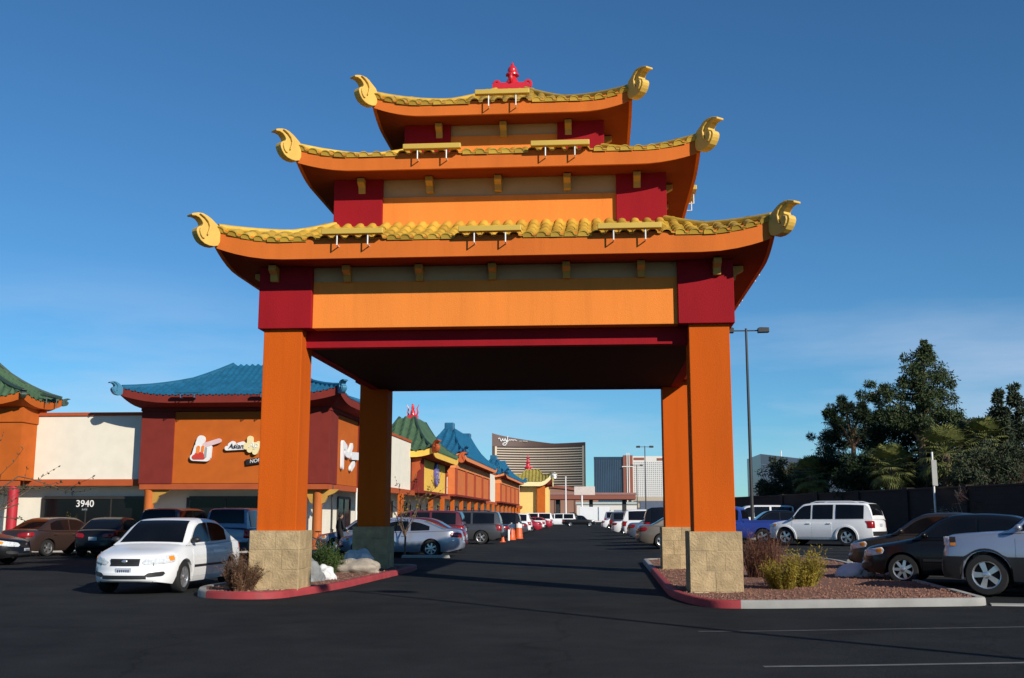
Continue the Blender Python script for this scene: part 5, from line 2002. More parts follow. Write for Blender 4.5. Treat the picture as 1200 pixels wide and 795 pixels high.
def fan_palm(label, x, y, h, cr_, seed, group):
    r = random.Random(seed)
    t = thing('fan_palm', label, 'palm tree', (x, y, gz(x, y)), 0, group)
    tb = MB()
    tb.tube([(r.uniform(-.05, .05), 0, h * i / 8) for i in range(9)], [.30, .25, .22, .2, .2, .2, .2, .22, .2], 9)
    for k in range(60):                                   # stubs of old fronds
        a = k * 2.4
        z = h * (.25 + .7 * k / 60)
        d = Vector((cos(a), sin(a), .9)).normalized()
        tb.tube([Vector((cos(a) * .18, sin(a) * .18, z)), Vector((cos(a) * .18, sin(a) * .18, z)) + d * .22], [.04, .02], 4)
    tb.build('trunk', M_BARK, t, smooth=50, fix=False)
    cb = MB()
    for k in range(46):
        a = k * 2.39996 + r.uniform(-.2, .2)
        el = lerp(-1.0, 1.35, (k / 45) ** .8)
        d = Vector((cos(a) * cos(el), sin(a) * cos(el), sin(el)))
        base = Vector((0, 0, h))
        tip = base + d * cr_ * .55 + Vector((0, 0, -.05))
        cb.tube([base, tip], [.02, .012], 3, caps=False)
        side = d.cross(Vector((0, 0, 1)))
        side = side.normalized() if side.length > .05 else Vector((1, 0, 0))
        for j in range(15):
            f = (j / 14 - .5) * 2.6
            dd = (d * cos(f) + side * sin(f)).normalized()
            ln = cr_ * .52 * r.uniform(.85, 1.1)
            mid = tip + dd * ln * .6
            end = tip + dd * ln + Vector((0, 0, -.22 * ln))
            wv = d.cross(side).cross(dd).normalized() * .035
            cb.add([tip, mid + wv, end, mid - wv], [(0, 1, 2, 3)])
    cb.build('crown', F_PALM, t, fix=False)
    return t


TG = 'trees growing behind the brown wall'
# tall two-lobed tree
tree('eucalyptus_tree', 'tallest tree behind the brown wall, pale green with a separate lobe to its left', 18.0, 62, 7.5, .26,
     [(-2.2, 0, 7.9, 1.0, .9, .75), (-1.5, .2, 6.7, .8, .9, .6), (.1, 0, 9.3, .95, .9, .9), (.55, .2, 10.0, .45, .5, .55), (.45, .1, 10.5, .22, .25, .4), (1.1, .3, 8.7, .9, 1, .9), (-.5, 0, 8.0, 1.0, 1.2, .9), (.7, .1, 7.4, 1.3, 1.3, .9),
      (-.9, .3, 6.4, 1.3, 1.2, .9), (.6, 0, 6.0, 1.5, 1.4, 1.0), (1.5, .3, 6.7, .8, 1, .8)], F_MID, M_BARK, 11, .19, .062, 1.5, TG, 16, drop=.35)
tree('pine_tree', 'broad dark pine left of the tallest tree, ragged against the sky', 15.6, 68, 6.3, .24,
     [(-1.0, 0, 7.0, .55, .7, .45), (-.4, 0, 7.7, .5, .6, .4), (.5, 0, 7.3, .7, .8, .5), (-.5, 0, 8.1, .2, .2, .35), (.7, 0, 7.8, .25, .25, .4), (-1.3, 0, 7.4, .25, .25, .35), (1.7, 0, 7.5, .3, .3, .4), (1.4, 0, 7.0, .8, .8, .5), (-1.6, .2, 5.9, .8, .8, .6), (-.3, 0, 6.1, 1.2, 1.2, .7), (1.2, 0, 5.9, 1.3, 1.2, .8),
      (-1.2, 0, 4.7, 1.2, 1.1, .8), (.6, 0, 4.6, 1.5, 1.3, .9), (1.8, .2, 4.6, 1.0, 1, .8), (0, 0, 3.4, 1.8, 1.4, .8)], F_DARK, M_BARK, 12, .26, .045, 1.7, TG, 16)
tree('shade_tree', 'low rounded dark tree at the left end of the trees by the lamp post', 12.4, 74, 2.8, .2,
     [(-.9, 0, 3.2, 1.0, 1.0, .9), (0, 0, 4.1, 1.1, 1.0, .9), (.9, 0, 3.5, 1.1, 1.0, 1.0), (-.6, 0, 2.4, 1.2, 1.1, .8), (.8, 0, 2.4, 1.3, 1.1, .8)], F_GREY, M_BARK, 13, .18, .075, 1.5, TG, 15)
tree('shade_tree', 'dense dark tree filling the gap under the tallest crown', 18.9, 65, 4.6, .24,
     [(-2.0, 0, 5.4, 1.3, 1.2, 1.0), (-.6, 0, 6.0, 1.4, 1.2, 1.0), (1.0, 0, 6.2, 1.4, 1.2, 1.0), (2.5, 0, 5.6, 1.3, 1.2, 1.0), (-2.4, 0, 4.0, 1.4, 1.2, 1.0), (-.6, 0, 4.3, 1.6, 1.2, 1.1), (1.3, 0, 4.2, 1.6, 1.2, 1.1), (3.0, 0, 4.0, 1.3, 1.2, 1.0),
      (-1.2, 0, 2.9, 1.8, 1.2, .8), (1.6, 0, 2.9, 1.9, 1.2, .8)], F_DARK, M_BARK, 14, .21, .07, 1.6, TG, 14)
tree('shade_tree', 'dark bushy tree between the tallest tree and the pair of cypresses', 21.0, 59, 4.4, .22,
     [(-1.2, 0, 5.4, 1.0, 1.0, .8), (-.2, 0, 5.9, .9, 1.0, .7), (.8, 0, 5.2, 1.1, 1.0, .9), (-1.2, 0, 4.0, 1.2, 1.1, .9), (.4, 0, 4.0, 1.5, 1.1, .9), (-.4, 0, 2.9, 1.8, 1.1, .8), (1.6, 0, 3.2, 1.2, 1.1, .9)], F_GREY, M_BARK, 15, .20, .07, 1.5, TG, 14)
for i, (x, y, h, lab) in enumerate(((20.15, 56, 7.4, 'narrow upright cypress at the right photo edge, the left one of two'), (21.1, 56.4, 7.7, 'narrow upright cypress at the right photo edge, cut by the frame'))):
    tree('cypress_tree', lab, x, y, h * .8, .14, [(0, 0, h * .30, .5, .5, .9), (.05, 0, h * .48, .55, .55, .9), (-.05, 0, h * .66, .5, .5, .8), (.03, 0, h * .82, .38, .38, .7), (0, 0, h * .94, .2, .2, .45)], F_GREY, M_BARK, 30 + i, .22, .08, 1.0, 'two cypresses at the right edge', 16)
tree('shade_tree', 'dark dense tree above the white sport utility, in front of the broad pine', 14.6, 60, 2.6, .2,
     [(-1.0, 0, 3.3, 1.1, 1.0, .9), (.3, 0, 3.9, 1.2, 1.0, .9), (1.5, 0, 3.4, 1.1, 1.0, .9), (0, 0, 2.5, 1.6, 1.0, .8), (2.4, 0, 2.6, 1.0, 1.0, .8)], F_DARK, M_BARK, 16, .20, .07, 1.5, TG, 14)
tree('shade_tree', 'low dark tree right of the sunlit palm, over the leafless shrubs', 18.6, 52.5, 2.9, .2,
     [(-1.2, 0, 3.1, 1.1, .9, .9), (.2, 0, 3.8, 1.2, .9, .9), (1.4, 0, 3.4, 1.1, .9, 1.0), (0, 0, 2.5, 1.7, .9, .8)], F_GREY, M_BARK, 17, .19, .065, 1.5, TG, 14)
tree('shade_tree', 'dark tree closing the gap between the rounded tree and the broad pine', 14.1, 71, 3.2, .2,
     [(-.8, 0, 3.4, 1.0, 1.0, .9), (.2, 0, 4.2, 1.0, 1.0, .8), (1.0, 0, 3.8, 1.1, 1.0, .9), (0, 0, 2.4, 1.6, 1.0, .9)], F_GREY, M_BARK, 18, .19, .07, 1.5, TG, 14)
tree('shade_tree', 'tall dark tree in the dip right of the tallest crown', 20.3, 63, 5.0, .22,
     [(-1.0, 0, 5.2, 1.1, 1.0, .9), (.4, 0, 5.8, 1.1, 1.0, .8), (1.5, 0, 5.4, 1.1, 1.0, .9), (2.6, 0, 5.0, 1.1, 1.0, .9), (-.6, 0, 3.9, 1.4, 1.0, .9), (1.2, 0, 4.0, 1.5, 1.0, .9), (2.8, 0, 3.6, 1.3, 1.0, .9), (.6, 0, 2.8, 2.0, 1.0, .8)], F_DARK, M_BARK, 19, .21, .06, 1.5, TG, 14)
PG = 'fan palms among the trees'
fan_palm('fan palm with short trunk standing clear right of the rounded tree', 13.05, 68, 3.6, 1.45, 3, PG)
fan_palm('sunlit yellow green fan palm under the tallest tree, behind the sign post', 17.2, 55.6, 4.2, 1.7, 4, PG)
fan_palm('fan palm lost in the dark foliage above the white sport utility', 14.9, 57.0, 3.6, 1.4, 5, PG)
fan_palm('fan palm just left of the two cypresses', 19.3, 56, 4.9, 1.3, 6, PG)

# bare young tree and rust coloured twigs before the wall
def bare_tree(name, label, x, y, h, seed, m, leaves=0, lm=None, spread=1.0, r0=.05, n=7, depth=3, dirs=None, cat='tree'):
    r = random.Random(seed)
    t = thing(name, label, cat, (x, y, gz(x, y)))
    tb, cb = MB(), MB()
    def grow(p, d, ln, rad, k):
        pts = [p]
        q = d.copy()
        for i in range(4):
            q = (q + rand_dir(r) * .22 + Vector((0, 0, .05))).normalized()
            pts.append(pts[-1] + q * ln / 4)
        tb.tube(pts, [lerp(rad, rad * .45, i / 4) for i in range(5)], 6 if k > 1 else 4, caps=False)
        if k <= 1 and leaves:
            for _ in range(leaves):
                i = r.randrange(1, 5)
                leaf(cb, pts[i], (q + rand_dir(r)).normalized(), rand_dir(r), r.uniform(.07, .14), .045)
        if k > 0:
            for _ in range(3 if k > 1 else 2):
                i = r.randrange(2, 5)
                dd = (q + rand_dir(r) * .85).normalized()
                dd.z = max(dd.z, -.1)
                grow(pts[i], dd, ln * r.uniform(.5, .75), rad * .5, k - 1)
    tb.tube([(0, 0, -.05), (.02, 0, h * .35)], [r0 * 1.2, r0], 8)
    for i in range(n):
        if dirs:
            d = Vector(dirs[i % len(dirs)]).normalized()
        else:
            a = 2 * pi * i / n + r.uniform(-.3, .3)
            d = Vector((cos(a) * spread, sin(a) * spread, r.uniform(.5, 1.2))).normalized()
        grow(Vector((.02, 0, h * r.uniform(.22, .36))), d, h * r.uniform(.35, .55), r0 * .6, depth)
    tb.build('branches', m, t, smooth=50, fix=False)
    if cb.v:
        cb.build('leaves', lm, t, fix=False)
    return t


bare_tree('bare_shrub', 'leafless rust coloured shrub before the brown wall at the right edge', 17.0, 47.5, 2.7, 5, mat('rust_bark', (.10, .045, .03), .9), n=11, spread=1.3, r0=.05, cat='shrub')
bare_tree('bare_shrub', 'leafless pale branched shrub in front of the brown wall, by the sign post', 16.0, 48.6, 2.2, 8, M_PALEBARK, n=6, spread=1.5, r0=.05, cat='shrub')
bare_tree('young_tree', 'thin young tree with few leaves beside the silver blue coupe', -7.2, 40.6, 2.9, 21, M_BARK, leaves=5, lm=F_YELLOW, n=5, spread=.45, r0=.035, depth=2)
bare_tree('bare_tree', 'sparse tree whose few leafy twigs reach in at the left photo edge', -18.9, 31.0, 4.3, 35, M_BARK, leaves=9, lm=F_GREY, n=5, r0=.06, depth=2,
          dirs=[(1, 0, .95), (1, .1, .72), (-.6, -.3, .9), (-1, 0, .8), (0, 1, 1)])


def blades(mb, r, n, h, spread, w, lean, base=.12):
    for _ in range(n):
        a = r.uniform(0, 2 * pi)
        b = r.random() ** .6
        p = Vector((cos(a) * base * b, sin(a) * base * b, 0))
        d = Vector((cos(a) * spread * b + r.uniform(-.1, .1), sin(a) * spread * b + r.uniform(-.1, .1), 1)).normalized()
        ln = h * r.uniform(.65, 1.08)
        m1 = p + d * ln * .5
        d2 = (d + Vector((cos(a), sin(a), 0)) * lean * b).normalized()
        e = m1 + d2 * ln * .5
        s = d.cross(Vector((cos(a + 1.3), sin(a + 1.3), .3))).normalized() * w / 2
        mb.add([p - s, p + s, m1 + s * .8, m1 - s * .8, e], [(0, 1, 2, 3), (3, 2, 4)])


def shrub(name, label, x, y, h, seed, m, n, spread, w, lean, base, leaf_m=None, nleaf=0, z=0.1, plumes=9):
    """Uneven plant: several plumes of stems of different height, leaves strung along the stems."""
    r = random.Random(seed)
    t = thing(name, label, 'shrub', (x, y, gz(x, y) + z))
    mb, cb = MB(), MB()
    for k in range(plumes):
        a = 2 * pi * k / plumes + r.uniform(-.5, .5)
        q = r.random() ** .6
        c = Vector((cos(a), sin(a), 0)) * base * q
        d = Vector((cos(a) * spread * q + r.uniform(-.12, .12), sin(a) * spread * q + r.uniform(-.12, .12), 1)).normalized()
        hh = h * r.uniform(.62, 1.12) * (1.08 - .35 * q)
        for _ in range(max(3, n // plumes)):
            p = c + Vector((r.uniform(-1, 1), r.uniform(-1, 1), 0)) * base * .35
            dd = (d + rand_dir(r) * .20).normalized()
            ln = hh * r.uniform(.5, 1.05)
            bend = (dd + rand_dir(r) * .25 + Vector((cos(a), sin(a), 0)) * lean).normalized()
            m1 = p + dd * ln * .55
            e = m1 + bend * ln * .45
            s_ = dd.cross(rand_dir(r)).normalized() * w / 2
            mb.add([p - s_, p + s_, m1 + s_ * .7, m1 - s_ * .7, e], [(0, 1, 2, 3), (3, 2, 4)])
            if nleaf:
                for _ in range(max(1, nleaf // n)):
                    u = r.uniform(.25, 1.0)
                    pt = p.lerp(m1, u / .55) if u < .55 else m1.lerp(e, (u - .55) / .45)
                    leaf(cb, pt + rand_dir(r) * .02, (rand_dir(r) + dd * .7).normalized(), rand_dir(r), r.uniform(.035, .085), r.uniform(.010, .022))
    mb.build('stems', m, t, fix=False)
    if nleaf:
        cb.build('leaves', leaf_m, t, fix=False)
    return t


shrub('dry_shrub', 'dry dark brown twiggy shrub leaning against the left gate pillar base', -6.83, 20.66, .78, 2, F_DRY, 1300, .62, .009, .12, .17, F_DRY, 2600, plumes=11)
shrub('dry_shrub', 'tall rust brown dry grass clump right of the right gate pillar', 3.70, 25.4, 1.25, 3, F_RUST, 1500, .22, .010, .15, .34, F_RUST, 1500, plumes=12)
shrub('yellow_shrub', 'loose yellow green shrub on the gravel island, the left one', 3.58, 21.8, .86, 4, F_YELLOW, 420, .42, .009, .15, .22, F_YELLOW, 5000, plumes=8)
shrub('yellow_shrub', 'loose yellow green shrub on the gravel island, the right one by the pale rock', 3.98, 22.4, .82, 5, F_YELLOW, 520, .45, .009, .15, .26, F_YELLOW, 6500, plumes=9)
shrub('green_bush', 'bright green leafy bush between the two left gate pillars', -6.85, 27.3, .85, 6, F_BUSH, 420, .45, .010, .2, .30, F_BUSH, 6000, plumes=11)
shrub('yellow_shrub', 'yellow green shrub behind the dark cars under the 3940 window', -23.0, 45.6, 1.6, 7, F_YELLOW, 300, .45, .014, .3, .35, F_YELLOW, 3000, plumes=8)


# ------------------------------------------------------------------ rocks and small things
M_ROCKG = mat('grey_rock', (0.22, 0.23, 0.23), 0.95, var=.25, vscale=5, bump=.8, bscale=14)
M_ROCKW = mat('white_rock', (0.66, 0.66, 0.66), 0.9, var=.12, vscale=5, bump=.6, bscale=14)
M_ROCKT = mat('tan_rock', (0.36, 0.31, 0.25), 0.95, var=.2, vscale=6, bump=.7, bscale=14)


def rock(label, x, y, z, sx, sy, sz, m, seed, group='landscape rocks on the islands'):
    bm = bmesh.new()
    bmesh.ops.create_icosphere(bm, subdivisions=4, radius=1)
    for v in bm.verts:
        n_ = noise.fractal(v.co * 1.1 + Vector((seed * 7.1, 0, 0)), 1, 2, 4) * .28
        c = noise.cell(v.co * 1.4 + Vector((seed, 3, 1))) * .05
        v.co *= 1 + n_ + c
        v.co.z = max(v.co.z, -.45)
        v.co = Vector((v.co.x * sx, v.co.y * sy, v.co.z * sz))
    for f in bm.faces:
        f.smooth = True
    me = bpy.data.meshes.new('rock')
    bm.to_mesh(me)
    bm.free()
    o = link('rock', me, m, None, (x, y, gz(x, y) + z))
    o.rotation_euler = (0, 0, seed)
    return tag(o, label, 'rock', group)


rock('large rounded grey rock beside the left front pillar base', -6.45, 23.9, .22, .48, .42, .36, M_ROCKG, 1)
rock('smooth white rock leaning against the large grey rock', -6.18, 24.6, .18, .28, .25, .24, M_ROCKW, 2)
rock('flat tan rock in front of the dark rear pillar', -6.15, 27.6, .18, .62, .45, .28, M_ROCKT, 3)
rock('white rock sitting behind the flat tan rock', -6.2, 28.3, .34, .40, .35, .34, M_ROCKW, 4)
rock('pale flat rock right of the yellow green shrubs', 5.75, 25.6, .14, .48, .40, .28, M_ROCKW, 5)

ws = thing('wheel_stop', 'concrete wheel stop in front of the silver blue coupe', 'wheel stop', (-6.35, 40.2, 0), .05, 'concrete wheel stops')
MB().prism([(-.9, 0), (.9, 0), (.86, .11), (-.86, .11)], -.08, .08).build('block', M_CONC, ws, bevel=.02)
ws = thing('wheel_stop', 'concrete wheel stop at the nose of the taupe sedan', 'wheel stop', (7.5, 33.3, gz(7.5, 33.3)), 1.2, 'concrete wheel stops')
MB().prism([(-.9, 0), (.9, 0), (.86, .13), (-.86, .13)], -.08, .08).build('block', M_CONC, ws, bevel=.02)

M_ORPLASTIC = mat('orange_plastic', (0.75, 0.11, 0.02), .45)
for i, (x, y, lab) in enumerate(((-5.75, 72.5, 'orange traffic drum with white top beside the navy sedan, nearer one'), (-5.55, 76.5, 'orange traffic drum with white top beside the navy sedan, farther one'))):
    t = thing('traffic_drum', lab, 'traffic drum', (x, y, 0), 0, 'orange traffic drums')
    MB().lathe([(.30, 0), (.30, .06), (.27, .07), (.26, .32), (.245, .34), (.24, .62), (.225, .64), (.22, .74)], 16).build('drum', M_ORPLASTIC, t, smooth=40)
    MB().lathe([(.222, .745), (.21, .98), (.17, 1.02), (.05, 1.04), (.05, 1.1), (.02, 1.12)], 16).build('top', M_SIGNWHITE, t, smooth=40)
t = thing('traffic_cone', 'small orange traffic cone behind the dark grey sport utility', 'traffic cone', (-5.75, 66.0, 0))
MB().box(-.17, .17, -.17, .17, 0, .03).lathe([(.13, .03), (.03, .42), (.02, .44)], 14).build('cone', M_ORPLASTIC, t, smooth=40)
t = thing('marker_post', 'short white marker post between the cone and the traffic drums', 'post', (-5.75, 70.3, 0))
MB().lathe([(.07, 0), (.07, .66), (.04, .70)], 10).build('post', M_SIGNWHITE, t, smooth=40)
t = thing('bollard', 'small yellow bollard on the lot right of the white sport utility', 'bollard', (14.2, 55.5, gz(14.2, 55.5) - .02))
MB().lathe([(.13, 0), (.13, .72), (.10, .80), (.03, .84)], 14).build('post', mat('bollard_yellow', (.62, .50, .18), .6), t, smooth=40)

t = thing('sign_post', 'grey sign post with a narrow pale panel in front of the trees', 'sign', (14.9, 50, gz(14.9, 50)), 1.05)
MB().tube([(0, 0, 0), (0, 0, 4.0)], .045, 8).build('post', M_WHITEMETAL, t, smooth=50)
MB().box(-.45, .45, -.075, -.045, 2.5, 3.65).build('panel', mat('sign_back_grey', (.34, .33, .31), .6), t, bevel=.01)


def lamp_post(label, x, y, h, rz=0.0, heads=2):
    t = thing('lamp_post', label, 'lamp post', (x, y, gz(x, y)), rz, 'parking lot lamp posts')
    MB().lathe([(.26, 0), (.26, .55), (.22, .62)], 16).build('base', M_CONC, t, smooth=40)
    MB().tube([(0, 0, .6), (0, 0, h)], [.095, .06], 10).build('pole', M_POST, t, smooth=50)
    MB().tube([(-.62, 0, h - .12), (.62, 0, h - .12)], .035, 6).build('arm', M_POST, t, smooth=50)
    for s in (-1, 1):
        M_ = Matrix.Translation((s * .62, 0, h - .10)) @ Matrix.Rotation(s * -.05, 4, 'Y')
        MB().prism([(-.02, -.13), (s * .56, -.15), (s * .56, .09), (s * .1, .13), (-.02, .10)], -.2, .2, M_).build('lamp_head', M_POST, t, bevel=.02)
    return t


lamp_post('tall dark twin headed lamp post right of the gate', 7.85, 57.0, 10.95)
lamp_post('twin headed lamp post in the distance, the taller of the two by the pillar', 6.43, 150, 10.8)
lamp_post('twin headed lamp post farther off, the shorter of the two by the right pillar', 7.21, 205, 10.8)
lamp_post('lamp post out of frame whose thin shadow crosses the asphalt before the gate', 10.35, 5.85, 11.0)

# bicycle leaning by the orange column
bk = thing('bicycle', 'bicycle with reddish frame parked by the orange column', 'bicycle', (-11.0, 43.6, 0), 0.10)
M_BIKE = mat('bike_red', (.42, .08, .03), .35)
for x in (-.52, .52):
    wh = MB()
    pts = [(x + .33 * cos(2 * pi * k / 20), 0, .34 + .33 * sin(2 * pi * k / 20)) for k in range(21)]
    wh.tube(pts, .022, 6, caps=False)
    w_ = wh.build('wheel', M_BLACK, bk, smooth=60)
    sp = MB()
    for k in range(9):
        a = pi * k / 9
        sp.tube([(x + .31 * cos(a), 0, .34 + .31 * sin(a)), (x - .31 * cos(a), 0, .34 - .31 * sin(a))], .005, 3)
    sp.tube([(x + .30 * cos(2 * pi * k / 20), 0, .34 + .30 * sin(2 * pi * k / 20)) for k in range(21)], .014, 5, caps=False)
    sp.build('spokes', M_CHROME, w_, fix=False)
fr = MB()
for a, b in (((-.52, .34), (-.12, .33)), ((-.52, .34), (-.22, .78)), ((-.12, .33), (-.25, .86)), ((-.12, .33), (.33, .78)), ((-.22, .78), (.34, .82)), ((.52, .34), (.36, .72)), ((.36, .72), (.31, .95))):
    fr.tube([(a[0], 0, a[1]), (b[0], 0, b[1])], .019, 7)
fr.build('frame', M_BIKE, bk, smooth=50, fix=False)
MB().tube([(.25, -.28, 1.0), (.33, -.12, .97), (.31, 0, .95), (.33, .12, .97), (.25, .28, 1.0)], .014, 6).build('handlebar', M_FRAME, bk, smooth=50)
MB().ball((-.27, 0, .90), (.14, .07, .03), 10, 6).build('saddle', M_BLACK, bk, smooth=60)
MB().lathe([(.09, -.01), (.09, .01)], 14, Matrix.Translation((-.12, .03, .33)) @ Matrix.Rotation(pi / 2, 4, 'X')).build('chainring', M_CHROME, bk, fix=False)

# person in black by the bicycle
def person(label, x, y, rz, h, seed):
    t = thing('person', label, 'person', (x, y, gz(x, y)), rz)
    k = h / 1.75
    J = {'pelvis': (0, 0, .95), 'belly': (0, .01, 1.10), 'chest': (0, .0, 1.32), 'collar': (0, -.01, 1.46), 'neck': (0, -.01, 1.53),
         'hipL': (.10, 0, .90), 'kneeL': (.12, -.03, .50), 'ankL': (.13, .02, .09), 'toeL': (.15, -.15, .035),
         'hipR': (-.10, 0, .90), 'kneeR': (-.12, -.06, .50), 'ankR': (-.14, -.02, .09), 'toeR': (-.17, -.18, .035),
         'shL': (.19, 0, 1.43), 'elL': (.25, .02, 1.15), 'wrL': (.27, -.10, .93),
         'shR': (-.19, 0, 1.43), 'elR': (-.26, .0, 1.16), 'wrR': (-.22, -.20, 1.02)}
    R = {'pelvis': .155, 'belly': .14, 'chest': .155, 'collar': .09, 'neck': .055, 'hipL': .095, 'kneeL': .06, 'ankL': .042, 'toeL': .035, 'hipR': .095, 'kneeR': .06, 'ankR': .042, 'toeR': .035,
         'shL': .065, 'elL': .048, 'wrL': .034, 'shR': .065, 'elR': .048, 'wrR': .034}
    E_ = [('pelvis', 'belly'), ('belly', 'chest'), ('chest', 'collar'), ('collar', 'neck'), ('pelvis', 'hipL'), ('hipL', 'kneeL'), ('kneeL', 'ankL'), ('ankL', 'toeL'),
          ('pelvis', 'hipR'), ('hipR', 'kneeR'), ('kneeR', 'ankR'), ('ankR', 'toeR'), ('collar', 'shL'), ('shL', 'elL'), ('elL', 'wrL'), ('collar', 'shR'), ('shR', 'elR'), ('elR', 'wrR')]
    names = list(J)
    me = bpy.data.meshes.new('body')
    me.from_pydata([tuple(c * k for c in J[n]) for n in names], [(names.index(a), names.index(b)) for a, b in E_], [])
    o = link('body', me, mat('black_clothes', (.012, .012, .014), .9, var=.2, vscale=6), t)
    md = o.modifiers.new('skin', 'SKIN')
    md.use_smooth_shade = True
    for i, n in enumerate(names):
        me.skin_vertices[0].data[i].radius = (R[n] * k, R[n] * k * (.75 if n in ('chest', 'belly', 'pelvis') else 1))
        me.skin_vertices[0].data[i].use_root = n == 'pelvis'
    o.modifiers.new('subdivision', 'SUBSURF').levels = 1
    o.modifiers['subdivision'].render_levels = 2
    skin = mat('skin', (.36, .20, .13), .6)
    hd = MB().ball((0, -.02 * k, 1.635 * k), (.078 * k, .098 * k, .115 * k), 16, 12)
    hd.ball((0, -.118 * k, 1.63 * k), (.013 * k, .02 * k, .022 * k), 8, 6)
    for s in (-1, 1):
        hd.ball((s * .080 * k, 0, 1.63 * k), (.012 * k, .022 * k, .032 * k), 8, 6)
    hd.build('head', skin, t, smooth=70)
    hr = MB().ball((0, .012 * k, 1.668 * k), (.086 * k, .100 * k, .100 * k), 16, 10)
    hr.build('hair', mat('dark_hair', (.015, .011, .009), .8), t, smooth=70)
    for s, wr, dz in ((1, J['wrL'], -1), (-1, J['wrR'], -.6)):
        hb = MB()
        p = Vector(wr) * k
        d = Vector((0, -.35, dz)).normalized()
        sd = Vector((0, 1, 0)).cross(d).normalized()
        hb.tube([p, p + d * .045 * k, p + d * .09 * k], [.026 * k, .036 * k, .034 * k], 8)
        for q in range(4):
            b0 = p + d * .085 * k + sd * (q - 1.5) * .017 * k
            ln = (.065, .075, .07, .055)[q] * k
            c = Vector((0, -.5, 0))
            hb.tube([b0, b0 + d * ln * .5, b0 + d * ln * .5 + (d + c).normalized() * ln * .5], [.0085 * k, .008 * k, .006 * k], 6)
        th = p + d * .03 * k - sd * s * .03 * k
        hb.tube([th, th + (d - sd * s * .6).normalized() * .03 * k, th + (d - sd * s * .2).normalized() * .06 * k], [.011 * k, .01 * k, .007 * k], 6)
        hb.build('hand', skin, t, smooth=60)
    return t


person('person in black clothes standing behind the green bush near the bicycle', -10.25, 43.1, 2.4, 1.62, 1)

# ------------------------------------------------------------------ boundary wall and the far side
def brick_mat(name, c1, c2, mortar, scale):
    m = bpy.data.materials.new(name)
    m.use_nodes = True
    N, L = m.node_tree.nodes, m.node_tree.links
    b = N['Principled BSDF']
    b.inputs['Roughness'].default_value = .9
    tc = N.new('ShaderNodeTexCoord')
    br = N.new('ShaderNodeTexBrick')
    br.inputs['Scale'].default_value = scale
    br.inputs['Color1'].default_value = (*c1, 1)
    br.inputs['Color2'].default_value = (*c2, 1)
    br.inputs['Mortar'].default_value = (*mortar, 1)
    br.inputs['Mortar Size'].default_value = .018
    mp = N.new('ShaderNodeMapping')
    mp.inputs['Rotation'].default_value = (pi / 2, 0, 0)
    L.new(tc.outputs['Object'], mp.inputs['Vector'])
    L.new(mp.outputs['Vector'], br.inputs['Vector'])
    L.new(br.outputs['Color'], b.inputs['Base Color'])
    return m


M_WALLB = brick_mat('brown_block', (.034, .020, .014), (.026, .015, .011), (.020, .013, .010), 1.25)
bw = thing('boundary_wall', 'long dark brown block wall behind the parked cars on the right', 'wall', (14.12, 55, gz(14.12, 55)), atan2(-19.5, 4.59))
MB().box(-28, 32, -.1, .1, -.3, 2.32).build('wall', M_WALLB, bw)
MB().box(-28.05, 32.05, -.14, .14, 2.322, 2.42).build('cap', mat('wall_cap', (.036, .022, .016), .9), bw, bevel=.02)
for i in range(13):
    MB().box(-27.8 + i * 4.95, -27.4 + i * 4.95, -.2, .2, -.3, 2.46).build('pier', M_WALLB, bw, bevel=.02)

# ------------------------------------------------------------------ hotels, low buildings and signs in the distance
M_BRONZE = mat('bronze_glass', (.075, .040, .028), .18, var=.25, vscale=.02, spec=.7)
M_BRONZEDARK = mat('bronze_crown', (.10, .055, .042), .5, var=.15, vscale=.02)
M_CREAMBAND = mat('cream_band', (.62, .50, .36), .7, var=.05, vscale=.02)
M_NAVYGLASS = mat('navy_glass', (.022, .040, .075), .15, var=.3, vscale=.03, spec=.7)
M_NAVYLINE = mat('navy_line', (.10, .14, .21), .4)
M_HOTELRED = mat('hotel_red', (.26, .085, .055), .8, var=.08, vscale=.02)
M_HOTELWHITE = mat('hotel_white', (.72, .68, .62), .8, var=.04, vscale=.02)
M_HOTELWIN = mat('hotel_window', (.30, .33, .37), .25, spec=.6)

ht = thing('curved_hotel', 'curved bronze glass hotel tower with cream floor bands and white script signature', 'hotel', (-125, 2300, 0))
def arc(u, off=0.0):
    """Concave front: u from 0 (left) to 1 (right) in local coordinates."""
    x = lerp(-99, 99, u)
    return Vector((x, 34 * (1 - (2 * u - 1) ** 2) - 8 * u + off, 0))
def ztop(u):
    return 177.5 - 21 * min(1, u * 1.55) ** .8 + 1.5 * max(0, u - .7)
NB = 24
rows = []
U = [i / NB for i in range(NB + 1)]
def sheet(z0f, z1f, off, d=3.0, ua=0.0, ub=1.0):
    mb = MB()
    us = [lerp(ua, ub, i / NB) for i in range(NB + 1)]
    prof = [[arc(u, off + d) + Vector((0, 0, z0f(u))) for u in us], [arc(u, off) + Vector((0, 0, z0f(u))) for u in us], [arc(u, off) + Vector((0, 0, z1f(u))) for u in us], [arc(u, off + d) + Vector((0, 0, z1f(u))) for u in us]]
    mb.grid(prof)
    mb.f.append((0, NB + 1, 2 * NB + 2, 3 * NB + 3))
    mb.f.append((NB, 4 * NB + 3, 3 * NB + 2, 2 * NB + 1))
    return mb
sheet(lambda u: 0, lambda u: 150, 0, 30).build('facade', M_BRONZE, ht, smooth=30)
sheet(lambda u: 150, ztop, -.6, 31).build('crown', M_BRONZEDARK, ht, smooth=30)
n = 27
for i in range(n):
    z = 8 + i * (142 / n)
    sheet(lambda u, z=z: z, lambda u, z=z: z + 1.9, -1.2, 2.0, .045, .97).build('floor_band', M_CREAMBAND, ht, fix=False)
sheet(lambda u: 0, lambda u: 149.5, -1.3, 4, .03, .05).build('edge_band', M_CREAMBAND, ht, fix=False)
